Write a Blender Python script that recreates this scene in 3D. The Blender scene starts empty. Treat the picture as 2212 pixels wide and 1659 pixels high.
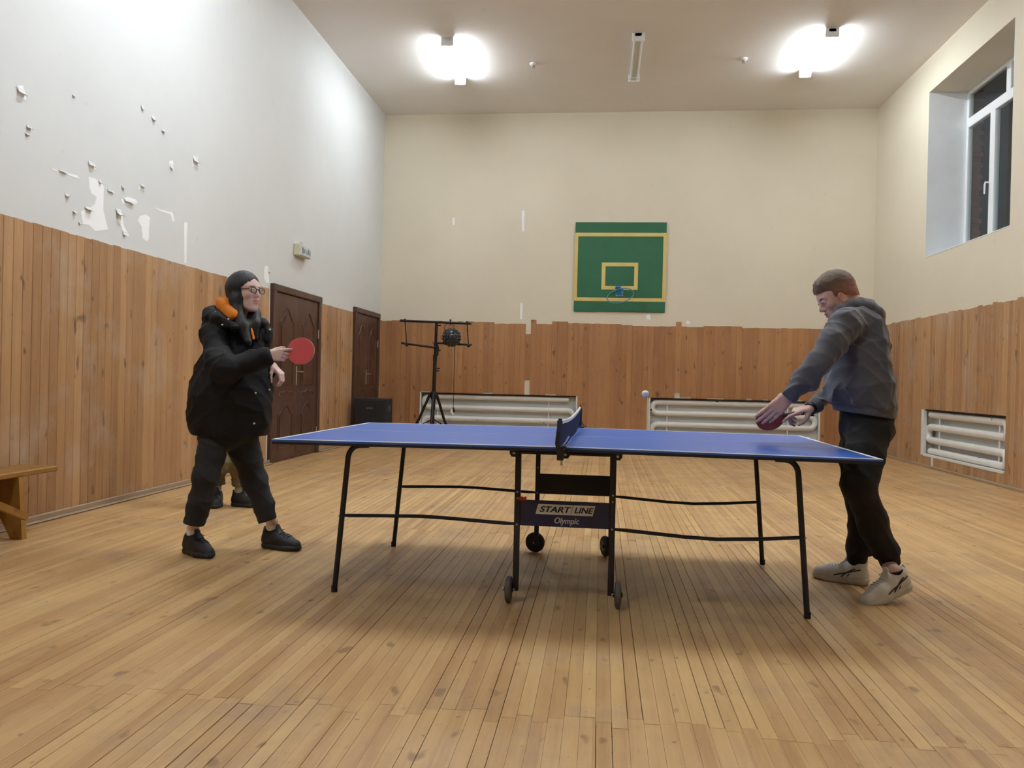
import bpy, math, random
import numpy as np
from mathutils import Vector, Matrix

SC = bpy.context.scene
COL = SC.collection
RNG = random.Random(7)
PI = math.pi

# ---------------------------------------------------------------- camera
FPX, YAW, PITCH, ROLL, CAMH = 1735.441, -0.109646, -0.005995, 0.0230242, 1.067137
_f = Vector((math.sin(YAW)*math.cos(PITCH), math.cos(YAW)*math.cos(PITCH), math.sin(PITCH)))
_r = Vector((math.cos(YAW), -math.sin(YAW), 0))
_u = _r.cross(_f)
CR = math.cos(ROLL)*_r + math.sin(ROLL)*_u
CU = -math.sin(ROLL)*_r + math.cos(ROLL)*_u
CF = _f
CPOS = Vector((0, 0, CAMH))
cam = bpy.data.cameras.new('camera')
cam.sensor_fit = 'HORIZONTAL'; cam.sensor_width = 36.0; cam.lens = FPX*36.0/2212.0
cam.clip_start = 0.05; cam.clip_end = 200
camo = bpy.data.objects.new('camera', cam); COL.objects.link(camo)
camo.matrix_world = Matrix(((CR.x, CU.x, -CF.x, 0), (CR.y, CU.y, -CF.y, 0), (CR.z, CU.z, -CF.z, CAMH), (0, 0, 0, 1)))
SC.camera = camo

# ---------------------------------------------------------------- world, exposure
w = bpy.data.worlds.new('night'); SC.world = w; w.use_nodes = True
bg = w.node_tree.nodes['Background']
bg.inputs[0].default_value = (0.20, 0.26, 0.34, 1); bg.inputs[1].default_value = 0.05
SC.view_settings.view_transform = 'Standard'; SC.view_settings.look = 'None'
SC.view_settings.gamma = 1.0; SC.view_settings.use_curve_mapping = False
SC.view_settings.exposure = 0.18
TUBE_STRENGTH = 190.0
TUBE_COLOR = (0.86, 0.94, 1.0)

# ---------------------------------------------------------------- room constants (metres)
XL, XR, YF, YB, ZC = -3.89, 4.457, 13.883, -4.2, 5.68
WH = 2.06          # wainscot height
PW = 0.0915        # wainscot board width

def ray(px, py):
    return CF + CR*((px-1106.0)/FPX) - CU*((py-829.5)/FPX)
def at_y(px, py, Y):
    d = ray(px, py); return CPOS + d*(Y/d.y)
def at_x(px, py, X):
    d = ray(px, py); return CPOS + d*(X/d.x)
def at_z(px, py, Z):
    d = ray(px, py); return CPOS + d*((Z-CAMH)/d.z)

# ---------------------------------------------------------------- object helpers
def tag(o, label=None, cat=None, group=None, kind=None):
    if label: o['label'] = label
    if cat: o['category'] = cat
    if group: o['group'] = group
    if kind: o['kind'] = kind
    return o

def thing(name, label, cat, loc=(0, 0, 0), rotz=0.0, group=None):
    o = bpy.data.objects.new(name, None); COL.objects.link(o)
    o.empty_display_size = 0.1
    o.location = loc; o.rotation_euler = (0, 0, rotz)
    return tag(o, label, cat, group)

def link(name, me, parent=None, world=True):
    """world=True: mesh is in world coordinates even under an Empty; False: in the parent's own space."""
    o = bpy.data.objects.new(name, me); COL.objects.link(o)
    if parent is not None:
        o.parent = parent
        if world and parent.type == 'EMPTY':
            m = Matrix.Translation(parent.location) @ Matrix.Rotation(parent.rotation_euler.z, 4, 'Z')
            o.matrix_parent_inverse = m.inverted()
    return o

class MB:
    def __init__(s): s.v = []; s.f = []
    def add(s, vs, fs):
        n = len(s.v); s.v += [tuple(p) for p in vs]; s.f += [tuple(i+n for i in f) for f in fs]; return s
    def box(s, c, size, rot=None):
        hx, hy, hz = size[0]/2, size[1]/2, size[2]/2
        vs = [Vector((x, y, z)) for x in (-hx, hx) for y in (-hy, hy) for z in (-hz, hz)]
        if rot is not None: vs = [rot @ v for v in vs]
        c = Vector(c)
        return s.add([v+c for v in vs], [(0, 1, 3, 2), (4, 6, 7, 5), (0, 4, 5, 1), (2, 3, 7, 6), (0, 2, 6, 4), (1, 5, 7, 3)])
    def bx(s, x0, x1, y0, y1, z0, z1):
        return s.box(((x0+x1)/2, (y0+y1)/2, (z0+z1)/2), (abs(x1-x0), abs(y1-y0), abs(z1-z0)))
    def cbox(s, x0, x1, y0, y1, z0, z1, b=0.003):
        """chamfered box"""
        x0, x1 = min(x0, x1), max(x0, x1); y0, y1 = min(y0, y1), max(y0, y1); z0, z1 = min(z0, z1), max(z0, z1)
        b = min(b, (x1-x0)*.45, (y1-y0)*.45, (z1-z0)*.45)
        lo, hi = (x0, y0, z0), (x1, y1, z1)
        idx = {}; vs = []
        for cx in (0, 1):
            for cy in (0, 1):
                for cz in (0, 1):
                    c = (cx, cy, cz)
                    for ax in range(3):
                        p = [0, 0, 0]
                        for k in range(3):
                            e = hi[k] if c[k] else lo[k]
                            p[k] = e if k == ax else (e-b if c[k] else e+b)
                        idx[(c, ax)] = len(vs); vs.append(tuple(p))
        fs = []
        for ax in range(3):
            o1, o2 = (ax+1) % 3, (ax+2) % 3
            for sd in (0, 1):
                loop = []
                for a_, b_ in ((0, 0), (1, 0), (1, 1), (0, 1)):
                    c = [0, 0, 0]; c[ax] = sd; c[o1] = a_; c[o2] = b_
                    loop.append(idx[(tuple(c), ax)])
                fs.append(tuple(loop if sd else loop[::-1]))
        for ax in range(3):
            o1, o2 = (ax+1) % 3, (ax+2) % 3
            for a_ in (0, 1):
                for b_ in (0, 1):
                    c0 = [0, 0, 0]; c0[o1] = a_; c0[o2] = b_; c1 = list(c0); c1[ax] = 1
                    c0, c1 = tuple(c0), tuple(c1)
                    f = (idx[(c0, o1)], idx[(c1, o1)], idx[(c1, o2)], idx[(c0, o2)])
                    fs.append(f if (a_ == b_) else f[::-1])
        for c in [(i, j, k) for i in (0, 1) for j in (0, 1) for k in (0, 1)]:
            f = (idx[(c, 0)], idx[(c, 1)], idx[(c, 2)])
            fs.append(f if sum(c) % 2 else f[::-1])
        return s.add(vs, fs)
    def tube(s, pts, r, n=8, closed=False, cap=True):
        pts = [Vector(p) for p in pts]; m = len(pts)
        rs = r if isinstance(r, (list, tuple)) else [r]*m
        T = []
        for i in range(m):
            if closed: t = pts[(i+1) % m]-pts[i-1]
            else: t = pts[min(i+1, m-1)]-pts[max(i-1, 0)]
            T.append(t.normalized())
        ref = Vector((0, 0, 1)) if abs(T[0].z) < .9 else Vector((1, 0, 0))
        N = (ref - T[0]*ref.dot(T[0])).normalized()
        vs = []
        for i in range(m):
            N = (N - T[i]*N.dot(T[i])).normalized(); B = T[i].cross(N)
            for k in range(n):
                a = 2*PI*(k+.5)/n
                vs.append(pts[i] + (N*math.cos(a)+B*math.sin(a))*rs[i])
        fs = []
        for i in range(m if closed else m-1):
            j = (i+1) % m
            for k in range(n):
                fs.append((i*n+k, i*n+(k+1) % n, j*n+(k+1) % n, j*n+k))
        if cap and not closed:
            fs.append(tuple(range(n))[::-1]); fs.append(tuple(range((m-1)*n, m*n)))
        return s.add(vs, fs)
    def prism(s, poly, depth, O, U, V, Nn=None):
        """polygon (list of 2D) in plane O + u*U + v*V, extruded by depth along U x V"""
        U, V, O = Vector(U), Vector(V), Vector(O)
        Nn = U.cross(V).normalized() if Nn is None else Vector(Nn)
        n = len(poly)
        a = [O+U*p[0]+V*p[1] for p in poly]; b = [q+Nn*depth for q in a]
        fs = [tuple(range(n))[::-1], tuple(range(n, 2*n))] + [(i, (i+1) % n, n+(i+1) % n, n+i) for i in range(n)]
        return s.add(a+b, fs)
    def lathe(s, prof, O, A, n=20):
        """profile list of (r, h) round axis A at O"""
        A = Vector(A).normalized(); ref = Vector((0, 0, 1)) if abs(A.z) < .9 else Vector((1, 0, 0))
        U = A.cross(ref).normalized(); V = A.cross(U); O = Vector(O)
        vs = []; m = len(prof)
        for (r, h) in prof:
            for k in range(n):
                a = 2*PI*k/n; vs.append(O+A*h+(U*math.cos(a)+V*math.sin(a))*r)
        fs = [(i*n+k, (i+1)*n+k, (i+1)*n+(k+1) % n, i*n+(k+1) % n) for i in range(m-1) for k in range(n)]
        return s.add(vs, fs)
    def sphere(s, c, r, n=16, m=10, sc=(1, 1, 1), R=None):
        c = Vector(c); vs = []
        for i in range(m+1):
            t = PI*i/m
            for k in range(n):
                a = 2*PI*k/n
                q = Vector((r*sc[0]*math.sin(t)*math.cos(a), r*sc[1]*math.sin(t)*math.sin(a), r*sc[2]*math.cos(t)))
                vs.append(c + (R @ q if R is not None else q))
        fs = [(i*n+k, (i+1)*n+k, (i+1)*n+(k+1) % n, i*n+(k+1) % n) for i in range(m) for k in range(n)]
        return s.add(vs, fs)
    def mesh(s, name, mat, smooth=False):
        me = bpy.data.meshes.new(name); me.from_pydata(s.v, [], s.f); me.validate(); me.update()
        if mat: me.materials.append(mat)
        if smooth:
            for p in me.polygons: p.use_smooth = True
            me.set_sharp_from_angle(angle=math.radians(40))
        return me
    def build(s, name, mat, parent=None, world=True, smooth=False):
        return link(name, s.mesh(name, mat, smooth), parent, world)

# ---------------------------------------------------------------- materials
class NT:
    def __init__(s, name):
        s.m = bpy.data.materials.new(name); s.m.use_nodes = True
        s.t = s.m.node_tree; s.N = s.t.nodes; s.b = s.N['Principled BSDF']; s.out = s.N['Material Output']
    def n(s, typ, **kw):
        x = s.N.new(typ)
        for k, v in kw.items():
            if k in ('inp',):
                for kk, vv in v.items(): x.inputs[kk].default_value = vv
            else: setattr(x, k, v)
        return x
    def l(s, a, b): s.t.links.new(a, b)
    def pos(s, scale=(1, 1, 1)):
        g = s.n('ShaderNodeNewGeometry'); mp = s.n('ShaderNodeMapping'); mp.inputs['Scale'].default_value = scale
        s.l(g.outputs['Position'], mp.inputs['Vector']); return mp.outputs['Vector']
    def noise(s, vec, scale, detail=3, rough=.55):
        x = s.n('ShaderNodeTexNoise', inp={'Scale': scale, 'Detail': detail, 'Roughness': rough}); s.l(vec, x.inputs['Vector']); return x.outputs['Fac']
    def ramp(s, fac, stops, interp='LINEAR'):
        x = s.n('ShaderNodeValToRGB'); cr = x.color_ramp; cr.interpolation = interp
        while len(cr.elements) < len(stops): cr.elements.new(.5)
        for e, (p, c) in zip(cr.elements, stops):
            e.position = p; e.color = (c if len(c) == 4 else (*c, 1)) if isinstance(c, tuple) else (c, c, c, 1)
        s.l(fac, x.inputs['Fac']); return x.outputs['Color']
    def mix(s, fac, a, b, mode='MIX'):
        x = s.n('ShaderNodeMix', data_type='RGBA', blend_type=mode)
        for val, key in ((fac, 'Factor'), ):
            if isinstance(val, (int, float)): x.inputs[0].default_value = val
            else: s.l(val, x.inputs[0])
        for val, i in ((a, 6), (b, 7)):
            if isinstance(val, tuple): x.inputs[i].default_value = (*val[:3], 1)
            else: s.l(val, x.inputs[i])
        return x.outputs[2]
    def math(s, op, a, b=0.0):
        x = s.n('ShaderNodeMath', operation=op)
        for v, i in ((a, 0), (b, 1)):
            if isinstance(v, (int, float)): x.inputs[i].default_value = v
            else: s.l(v, x.inputs[i])
        return x.outputs[0]
    def bump(s, h, strength=.2, dist=.002):
        x = s.n('ShaderNodeBump', inp={'Strength': strength, 'Distance': dist}); s.l(h, x.inputs['Height']); s.l(x.outputs[0], s.b.inputs['Normal'])

def lin(c):  # sRGB 0..255 -> linear
    return tuple(((x/255)/12.92 if x/255 <= .04045 else ((x/255+.055)/1.055)**2.4) for x in c)

def simple(name, rgb, rough=.5, metal=0.0, var=.08, vscale=6.0, bump=0.0, bscale=80.0, spec=.5, sheen=0.0):
    t = NT(name); c = lin(rgb)
    f = t.noise(t.pos(), vscale, 4)
    lo = tuple(max(0, x*(1-var)) for x in c); hi = tuple(min(1, x*(1+var)) for x in c)
    t.l(t.ramp(f, [(.3, lo), (.7, hi)]), t.b.inputs['Base Color'])
    t.b.inputs['Roughness'].default_value = rough; t.b.inputs['Metallic'].default_value = metal
    t.b.inputs['Specular IOR Level'].default_value = spec
    if sheen: t.b.inputs['Sheen Weight'].default_value = sheen; t.b.inputs['Sheen Roughness'].default_value = .5
    if bump: t.bump(t.noise(t.pos(), bscale, 4), bump)
    return t.m

def wood(name, a, b, axis, tone='object', rough=.42, knots=.5, cells=None, dirt=None, tone_amt=.22, wear=0.0):
    """varnished boards; axis = grain direction (0,1,2); tone: per object, or from world cell"""
    t = NT(name); a, b = lin(a), lin(b)
    sc = [1, 1, 1]; sc[axis] = .06
    st = t.noise(t.pos(tuple(x*22 for x in sc)), 1.0, 5, .6)
    sc2 = [1, 1, 1]; sc2[axis] = .12
    st2 = t.noise(t.pos(tuple(x*75 for x in sc2)), 1.0, 3, .6)
    if tone == 'object':
        oi = t.n('ShaderNodeObjectInfo'); rnd = oi.outputs['Random']
    else:
        g = t.n('ShaderNodeNewGeometry'); sx = t.n('ShaderNodeSeparateXYZ'); t.l(g.outputs['Position'], sx.inputs[0])
        u = t.math('FLOOR', t.math('DIVIDE', t.math('ADD', sx.outputs[cells[0]], cells[1]), cells[2]))
        wn = t.n('ShaderNodeTexWhiteNoise', noise_dimensions='1D'); t.l(u, wn.inputs['W']); rnd = wn.outputs['Value']
    big = t.noise(t.pos(), .55, 3)
    fac = t.math('ADD', t.math('MULTIPLY', st, .55), t.math('ADD', t.math('MULTIPLY', rnd, tone_amt), t.math('MULTIPLY', st2, .18)))
    fac = t.math('ADD', fac, t.math('MULTIPLY', t.math('SUBTRACT', big, .5), .5))
    col = t.ramp(fac, [(.22, a), (.85, b)])
    # knots
    ks = [13.0, 13.0, 13.0]; ks[axis] = 6.5
    kn = t.noise(t.pos(tuple(ks)), 1.0, 2, .4)
    kf = t.math('MULTIPLY', t.ramp(kn, [(.665, 0.0), (.735, 1.0)]), knots)
    dk = tuple(x*.36 for x in a)
    col = t.mix(kf, col, dk)
    if dirt:
        dn = t.noise(t.pos(), 1.5, 6, .65)
        df = t.math('MULTIPLY', t.ramp(dn, [(.52, 0.0), (.72, 1.0)]), dirt[1]); col = t.mix(df, col, lin(dirt[0]))
    if wear:
        wn2 = t.noise(t.pos((3, 3, 3)), 9.0, 3, .5)
        wf = t.math('MULTIPLY', t.ramp(wn2, [(.70, 0.0), (.74, 1.0)]), wear); col = t.mix(wf, col, lin((98, 70, 62)))
    t.l(col, t.b.inputs['Base Color'])
    rr = t.ramp(t.noise(t.pos(), 3.0, 4), [(.3, rough-.08), (.7, rough+.12)]); t.l(rr, t.b.inputs['Roughness'])
    t.bump(st2, .12, .0015)
    return t.m

def plaster(name, rgb, var=.035, rough=.72):
    t = NT(name); c = lin(rgb)
    f = t.noise(t.pos(), .7, 6, .6)
    col = t.ramp(f, [(.3, tuple(x*(1-var) for x in c)), (.7, tuple(min(1, x*(1+var)) for x in c))])
    sp = t.noise(t.pos((1, 1, 1)), 7.0, 2, .4)
    col = t.mix(t.math('MULTIPLY', t.ramp(sp, [(.73, 0.0), (.78, 1.0)]), .22), col, tuple(x*.72 for x in c))
    t.l(col, t.b.inputs['Base Color']); t.b.inputs['Roughness'].default_value = rough
    t.b.inputs['Specular IOR Level'].default_value = .35
    t.bump(t.noise(t.pos(), 45, 5), .10, .004)
    return t.m

M = {}
M['wall'] = plaster('cream_plaster', (224, 215, 195))
M['wall_left'] = plaster('pale_plaster', (217, 219, 219))
M['ceil'] = plaster('ceiling_paint', (232, 228, 224), .03)
M['white'] = plaster('white_paint', (226, 228, 226), .03, .5)
M['bare'] = plaster('bare_white_plaster', (250, 251, 253), .02, .8)
M['floor'] = wood('floor_boards', (166, 124, 80), (218, 182, 126), 1, 'object', .40, .6, tone_amt=.3, dirt=((128, 120, 118), .40), wear=.55)
M['floor_far'] = wood('floor_boards_joined', (166, 124, 80), (218, 182, 126), 1, 'pos', .40, .55, cells=(0, 50.0, .05), dirt=((128, 120, 118), .40), wear=.55)
M['wain'] = wood('wainscot_boards', (142, 102, 68), (192, 152, 110), 2, 'object', .42, .75, dirt=((186, 168, 150), .6), tone_amt=.34)
M['wain_far'] = wood('wainscot_boards_far', (146, 98, 60), (194, 146, 98), 2, 'object', .42, .75, dirt=((150, 104, 82), .35))
M['wain_back'] = wood('wainscot_boards_joined', (142, 102, 68), (192, 152, 110), 2, 'pos', .42, .6, cells=(1, 50.0, PW))
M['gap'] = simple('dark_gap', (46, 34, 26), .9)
M['door'] = wood('dark_door_wood', (62, 38, 30), (96, 62, 48), 2, 'object', .38, 0.1, tone_amt=.12)
M['metal'] = simple('brushed_steel', (200, 196, 188), .3, .9)
M['black'] = simple('black_paint', (20, 20, 24), .45)
M['bench'] = wood('bench_wood', (120, 76, 24), (176, 130, 58), 1, 'object', .45, .5)
M['base'] = wood('skirting_wood', (146, 122, 98), (184, 162, 136), 1, 'object', .5, .2)
M['plastic_white'] = simple('white_upvc', (235, 238, 240), .3, 0, .02)

# ================================================================ ROOM
def struct(o): o['kind'] = 'structure'; return o

def holed(name, us, vs, holes, P, mat, parent=None):
    """flat wall with recesses: us=(u0,u1), vs=(v0,v1); holes=[(u0,u1,v0,v1,depth,back)]; P(u,v,d) -> point, d>0 into the wall"""
    U = sorted(set([*us] + [h[0] for h in holes] + [h[1] for h in holes]))
    V = sorted(set([*vs] + [h[2] for h in holes] + [h[3] for h in holes]))
    mb = MB()
    for i in range(len(U)-1):
        for j in range(len(V)-1):
            cu, cv = (U[i]+U[i+1])/2, (V[j]+V[j+1])/2
            if any(h[0] < cu < h[1] and h[2] < cv < h[3] for h in holes): continue
            mb.add([P(U[i], V[j], 0), P(U[i+1], V[j], 0), P(U[i+1], V[j+1], 0), P(U[i], V[j+1], 0)], [(0, 1, 2, 3)])
    for (a, b, c, d, dep, back) in holes:
        q = [(a, c), (b, c), (b, d), (a, d)]
        for k in range(4):
            p0, p1 = q[k], q[(k+1) % 4]
            mb.add([P(*p0, 0), P(*p0, dep), P(*p1, dep), P(*p1, 0)], [(0, 1, 2, 3)])
        if back: mb.add([P(a, c, dep), P(b, c, dep), P(b, d, dep), P(a, d, dep)], [(0, 1, 2, 3)])
    return struct(mb.build(name, mat, parent))

# --- floor: dark sub-floor with separate boards on it
FW = 0.05
floor = struct(MB().bx(XL-.05, XR+.05, YB-.05, YF+.05, -.12, -.016).build('floor', M['gap']))
FROWS = [(-4.2, -.5), (-.5, 2.52), (2.52, 5.5), (5.5, 8.55), (8.55, 11.6), (11.6, YF)]
def board_mesh(name, wd, ln, th, mat):
    return MB().cbox(-wd/2, wd/2, 0, ln, -th, 0, .0009).mesh(name, mat)
ncol = int((XR-XL)/FW)+1
cells = []
for r, (y0, y1) in enumerate(FROWS):
    for c in range(ncol):
        x = XL+(c+.5)*FW
        # size in the picture, nearest visible stretch of the board
        yn = max(y0, 2.2, abs(x+.1*y0)/.74 if y1 > abs(x)/.74 else 99)
        vis = yn < y1-.05 and y1 > 2.25
        cells.append(((FW*1/(yn*yn))*(y1-yn) if vis else 0, r, c, x, y0, y1))
order = sorted(range(len(cells)), key=lambda i: -cells[i][0])
single = set(order[:298])
meshes = {}
rest = MB()
for i, (sz, r, c, x, y0, y1) in enumerate(cells):
    rr = random.Random(r*1000+c)
    j0 = 0 if r == 0 else random.Random((r-1)*1000+c+77777).uniform(-.05, .05)
    j1 = 0 if r == len(FROWS)-1 else random.Random(r*1000+c+77777).uniform(-.05, .05)
    wd = FW - (.0036 if rr.random() < .16 else .0007)
    ya, yb = y0+j0+.001, y1+j1-.001
    dz = rr.uniform(-.0006, .0006)
    if i in single:
        key = (round(wd, 4), r)
        if key not in meshes: meshes[key] = board_mesh('floor_plank', wd, y1-y0, .016, M['floor'])
        o = link('floor_plank', meshes[key], floor)
        o.location = (x, ya, dz); o.scale = (1, (yb-ya)/(y1-y0), 1)
    else:
        rest.bx(x-wd/2, x+wd/2, ya, yb, -.016, dz)
o = rest.build('floor_planks_beyond', M['floor_far'], floor); o['kind'] = 'stuff'

# --- ceiling
struct(MB().bx(XL-.05, XR+.05, YB-.05, YF+.2, ZC, ZC+.1).build('ceiling', M['ceil']))

# --- walls
NICHE_A = (-3.14, -.40, .10, .80); NICHE_B = (.84, 3.64, .10, .805); NICHE_R = (9.415, 11.69, .155, .785)
WIN = (9.43, 11.77, 2.885, 5.195)
wl = holed('wall_left', (YB, YF), (0, ZC), [], lambda u, v, d: (XL-d, u, v), M['wall_left'])
wf = holed('wall_far', (XL, XR), (0, ZC), [NICHE_A+(.15, True), NICHE_B+(.15, True)], lambda u, v, d: (u, YF+d, v), M['wall'])
wr = holed('wall_right', (YB, YF), (0, ZC), [NICHE_R+(.15, True), WIN+(.58, False)], lambda u, v, d: (XR+d, u, v), M['wall'])
wb = holed('wall_back', (XL, XR), (0, ZC), [], lambda u, v, d: (u, YB-d, v), M['wall'])

TH = .018
def wain_mesh(h, mat, wd=PW-.0022, ch=.0035):
    return MB().cbox(-wd/2, wd/2, -TH, 0, 0, h, ch).mesh('wainscot_board', mat)
W_STD = wain_mesh(WH, M['wain']); W_FAR = wain_mesh(WH, M['wain_far'], PW-.0008, .0012)
def wboard(parent, pos, rz, z0, z1, far=False):
    o = link('wainscot_board', W_FAR if far else W_STD, parent)
    o.location = (pos[0], pos[1], z0); o.rotation_euler = (0, 0, rz); o.scale = (1, 1, (z1-z0)/WH); return o
DOORS = [(9.10, 10.72), (12.28, 13.67)]
# left wall (faces +x)
y = YF-PW/2; k = 0; joined = MB()
while y > YB:
    hit = [d for d in DOORS if d[0]-.03 < y < d[1]+.03]
    if not hit:
        if y > 3.6:
            wboard(wl, (XL, y), PI/2, .0, WH+RNG.uniform(-.004, .004))
        else:
            joined.bx(XL, XL+TH, y-PW/2+.001, y+PW/2-.001, 0, WH)
    y -= PW; k += 1
j = joined.build('wainscot_boards_beyond', M['wain_back'], wl); j['kind'] = 'stuff'
# right wall (faces -x)
y = YF-PW/2-TH; joined = MB()
while y > YB:
    top = WH+RNG.uniform(-.012, .012)
    if y > 8.0:
        if NICHE_R[0]-.02 < y < NICHE_R[1]+.02:
            wboard(wr, (XR, y), -PI/2, 0, NICHE_R[2]); wboard(wr, (XR, y), -PI/2, NICHE_R[3]+RNG.uniform(0, .004), top)
        else: wboard(wr, (XR, y), -PI/2, 0, top)
    else: joined.bx(XR-TH, XR, y-PW/2+.001, y+PW/2-.001, 0, WH)
    y -= PW
j = joined.build('wainscot_boards_beyond', M['wain_back'], wr); j['kind'] = 'stuff'
# far wall (faces -y): ragged top edge, a few sawn-out pieces
x = XL+TH+PW/2; step = 0.0
while x < XR-TH:
    if RNG.random() < .18: step = RNG.uniform(-.022, .012)
    top = WH-.012+step+RNG.uniform(-.004, .004)-(.012 if x > .5 else 0)
    if -1.215 < x < -1.11 or 1.285 < x < 1.377: top = 2.105
    if -.85 < x < -.58: top = 2.08
    nich = [n for n in (NICHE_A, NICHE_B) if n[0]-.03 < x < n[1]+.03]
    z0 = nich[0][3]+(.028 if RNG.random() < .25 else .004) if nich else 0
    if -1.31 < x < -1.215: z0 = 1.065; top = 1.855
    if 1.285 < x < 1.377: z0 = .91
    wboard(wf, (x, YF), 0, z0, top, True)
    if nich: wboard(wf, (x, YF), 0, 0, nich[0][2], True)
    x += PW
joined = MB()
x = XL+PW/2
while x < XR:
    joined.bx(x-PW/2+.001, x+PW/2-.001, YB, YB+TH, 0, WH); x += PW
j = joined.build('wainscot_boards_beyond', M['wain_back'], wb); j['kind'] = 'stuff'

# --- skirting
def skirt(name, parts):
    mb = MB()
    for p in parts: mb.cbox(*p, .006)
    return struct(mb.build(name, M['base']))
segs = [(YB, 9.10), (10.72, 12.28), (13.67, YF-.02)]
skirt('baseboard_left', [p for a_, b_ in segs for p in ((XL+TH, XL+TH+.022, a_, b_, .0008, .05), (XL+TH+.022, XL+TH+.06, a_, b_, .0008, .016))])
skirt('baseboard_right', [(XR-TH-.02, XR-TH, YB, YF-.03, .0008, .035)])
skirt('baseboard_far', [(XL+.09, XR-.05, YF-TH-.02, YF-TH, .0008, .04)])

# --- shadow line along the top of each radiator recess, modelled as dark strips
for nm, nn in (('shadow_strip_1', NICHE_A), ('shadow_strip_2', NICHE_B)):
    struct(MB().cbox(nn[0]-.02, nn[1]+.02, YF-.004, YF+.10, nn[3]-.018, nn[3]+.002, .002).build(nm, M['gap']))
struct(MB().cbox(XR-.002, XR+.1, NICHE_R[0]+.0, NICHE_R[1]-.0, NICHE_R[3]-.016, NICHE_R[3]+.001, .002).build('shadow_strip_3', M['gap']))
# white painted edges round the recesses
for nm, nn in (('trim_4', NICHE_A), ('trim_5', NICHE_B)):
    mb = MB()
    for xx in (nn[0], nn[1]): mb.cbox(xx-.012, xx+.012, YF-TH-.004, YF+.02, nn[2], nn[3], .002)
    struct(mb.build(nm, M['white']))
mb = MB()
mb.cbox(XR-TH-.004, XR+.02, NICHE_R[1]-.07, NICHE_R[1]+.012, NICHE_R[2], NICHE_R[3], .002)
mb.cbox(XR-TH-.004, XR+.02, NICHE_R[0], NICHE_R[1]-.07, NICHE_R[2]-.01, NICHE_R[2]+.02, .002)
mb.cbox(XR-TH-.006, XR+.005, 11.28, 11.34, .0, NICHE_R[2], .002)
struct(mb.build('trim_6', M['white']))
# recess lining (white)
for nm, f in (('trim_7', (NICHE_A[0]+.001, NICHE_A[1]-.001, YF+.142, YF+.149, NICHE_A[2], NICHE_A[3])),
              ('trim_8', (NICHE_B[0]+.001, NICHE_B[1]-.001, YF+.142, YF+.149, NICHE_B[2], NICHE_B[3])),
              ('trim_9', (XR+.142, XR+.149, NICHE_R[0]+.001, NICHE_R[1]-.001, NICHE_R[2], NICHE_R[3]))):
    struct(MB().bx(*f).build(nm, M['white']))

# --- radiators: serpentine of fat welded pipes
def chipped():
    t = NT('chipped_radiator_paint'); c = lin((236, 235, 230))
    n1 = t.noise(t.pos(), 9.0, 3); base = t.ramp(n1, [(.3, tuple(x*.94 for x in c)), (.7, c)])
    sp = t.noise(t.pos((1, 1, 1)), 11.0, 1, .3)
    t.l(t.mix(t.ramp(sp, [(.755, 0.0), (.775, 1.0)]), base, lin((60, 48, 44))), t.b.inputs['Base Color'])
    t.b.inputs['Roughness'].default_value = .35; return t.m
M['rad'] = chipped()
def radiator(P, a, b, zs, label, bends, cat='radiator'):
    o0 = P((a+b)/2, zs[-1]-.05)
    t = thing('radiator', label, cat, o0, 0, 'pipe radiators in wall recesses')
    r = .047
    for i, z in enumerate(zs):
        MB().tube([P(a+.11, z), P((a+b)/2, z), P(b-.11, z)], r, 14).build('pipe', M['rad'], t, smooth=True)
    for i, side in bends:
        z0, z1 = zs[i], zs[i+1]; c = (z0+z1)/2; R = (z0-z1)/2
        e = a+.11 if side < 0 else b-.11
        pts = [P(e+side*R*math.sin(q)*.95, c+R*math.cos(q)) for q in [PI*k/10 for k in range(11)]]
        MB().tube(pts, r, 14, cap=False).build('bend', M['rad'], t, smooth=True)
    for i in range(len(zs)-1):
        for uu in (.1, .83):
            u_ = a+(b-a)*uu
            MB().tube([P(u_, zs[i], .0), P(u_, zs[i+1], .0)], .013, 8).build('tie_bar', M['rad'], t)
    return t
radiator(lambda u, z, d=0: Vector((u, YF+.062+d, z)), NICHE_A[0]+.03, NICHE_A[1]-.03, (.735, .545, .355, .165),
         'long white pipe radiator in the far wall behind the black lighting stand', ((0, -1), (1, 1), (2, -1)))
radiator(lambda u, z, d=0: Vector((u, YF+.062+d, z)), NICHE_B[0]+.03, NICHE_B[1]-.03, (.735, .545, .355, .165),
         'long white pipe radiator in the far wall below the green backboard, nearest the man', ((0, -1), (1, 1), (2, -1)))
radiator(lambda u, z, d=0: Vector((XR+.062+d, u, z)), NICHE_R[0]+.03, NICHE_R[1]-.02, (.715, .545, .365, .215),
         'short white pipe radiator recessed in the right wall under the window', ((0, -1), (1, 1), (2, -1)))

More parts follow.
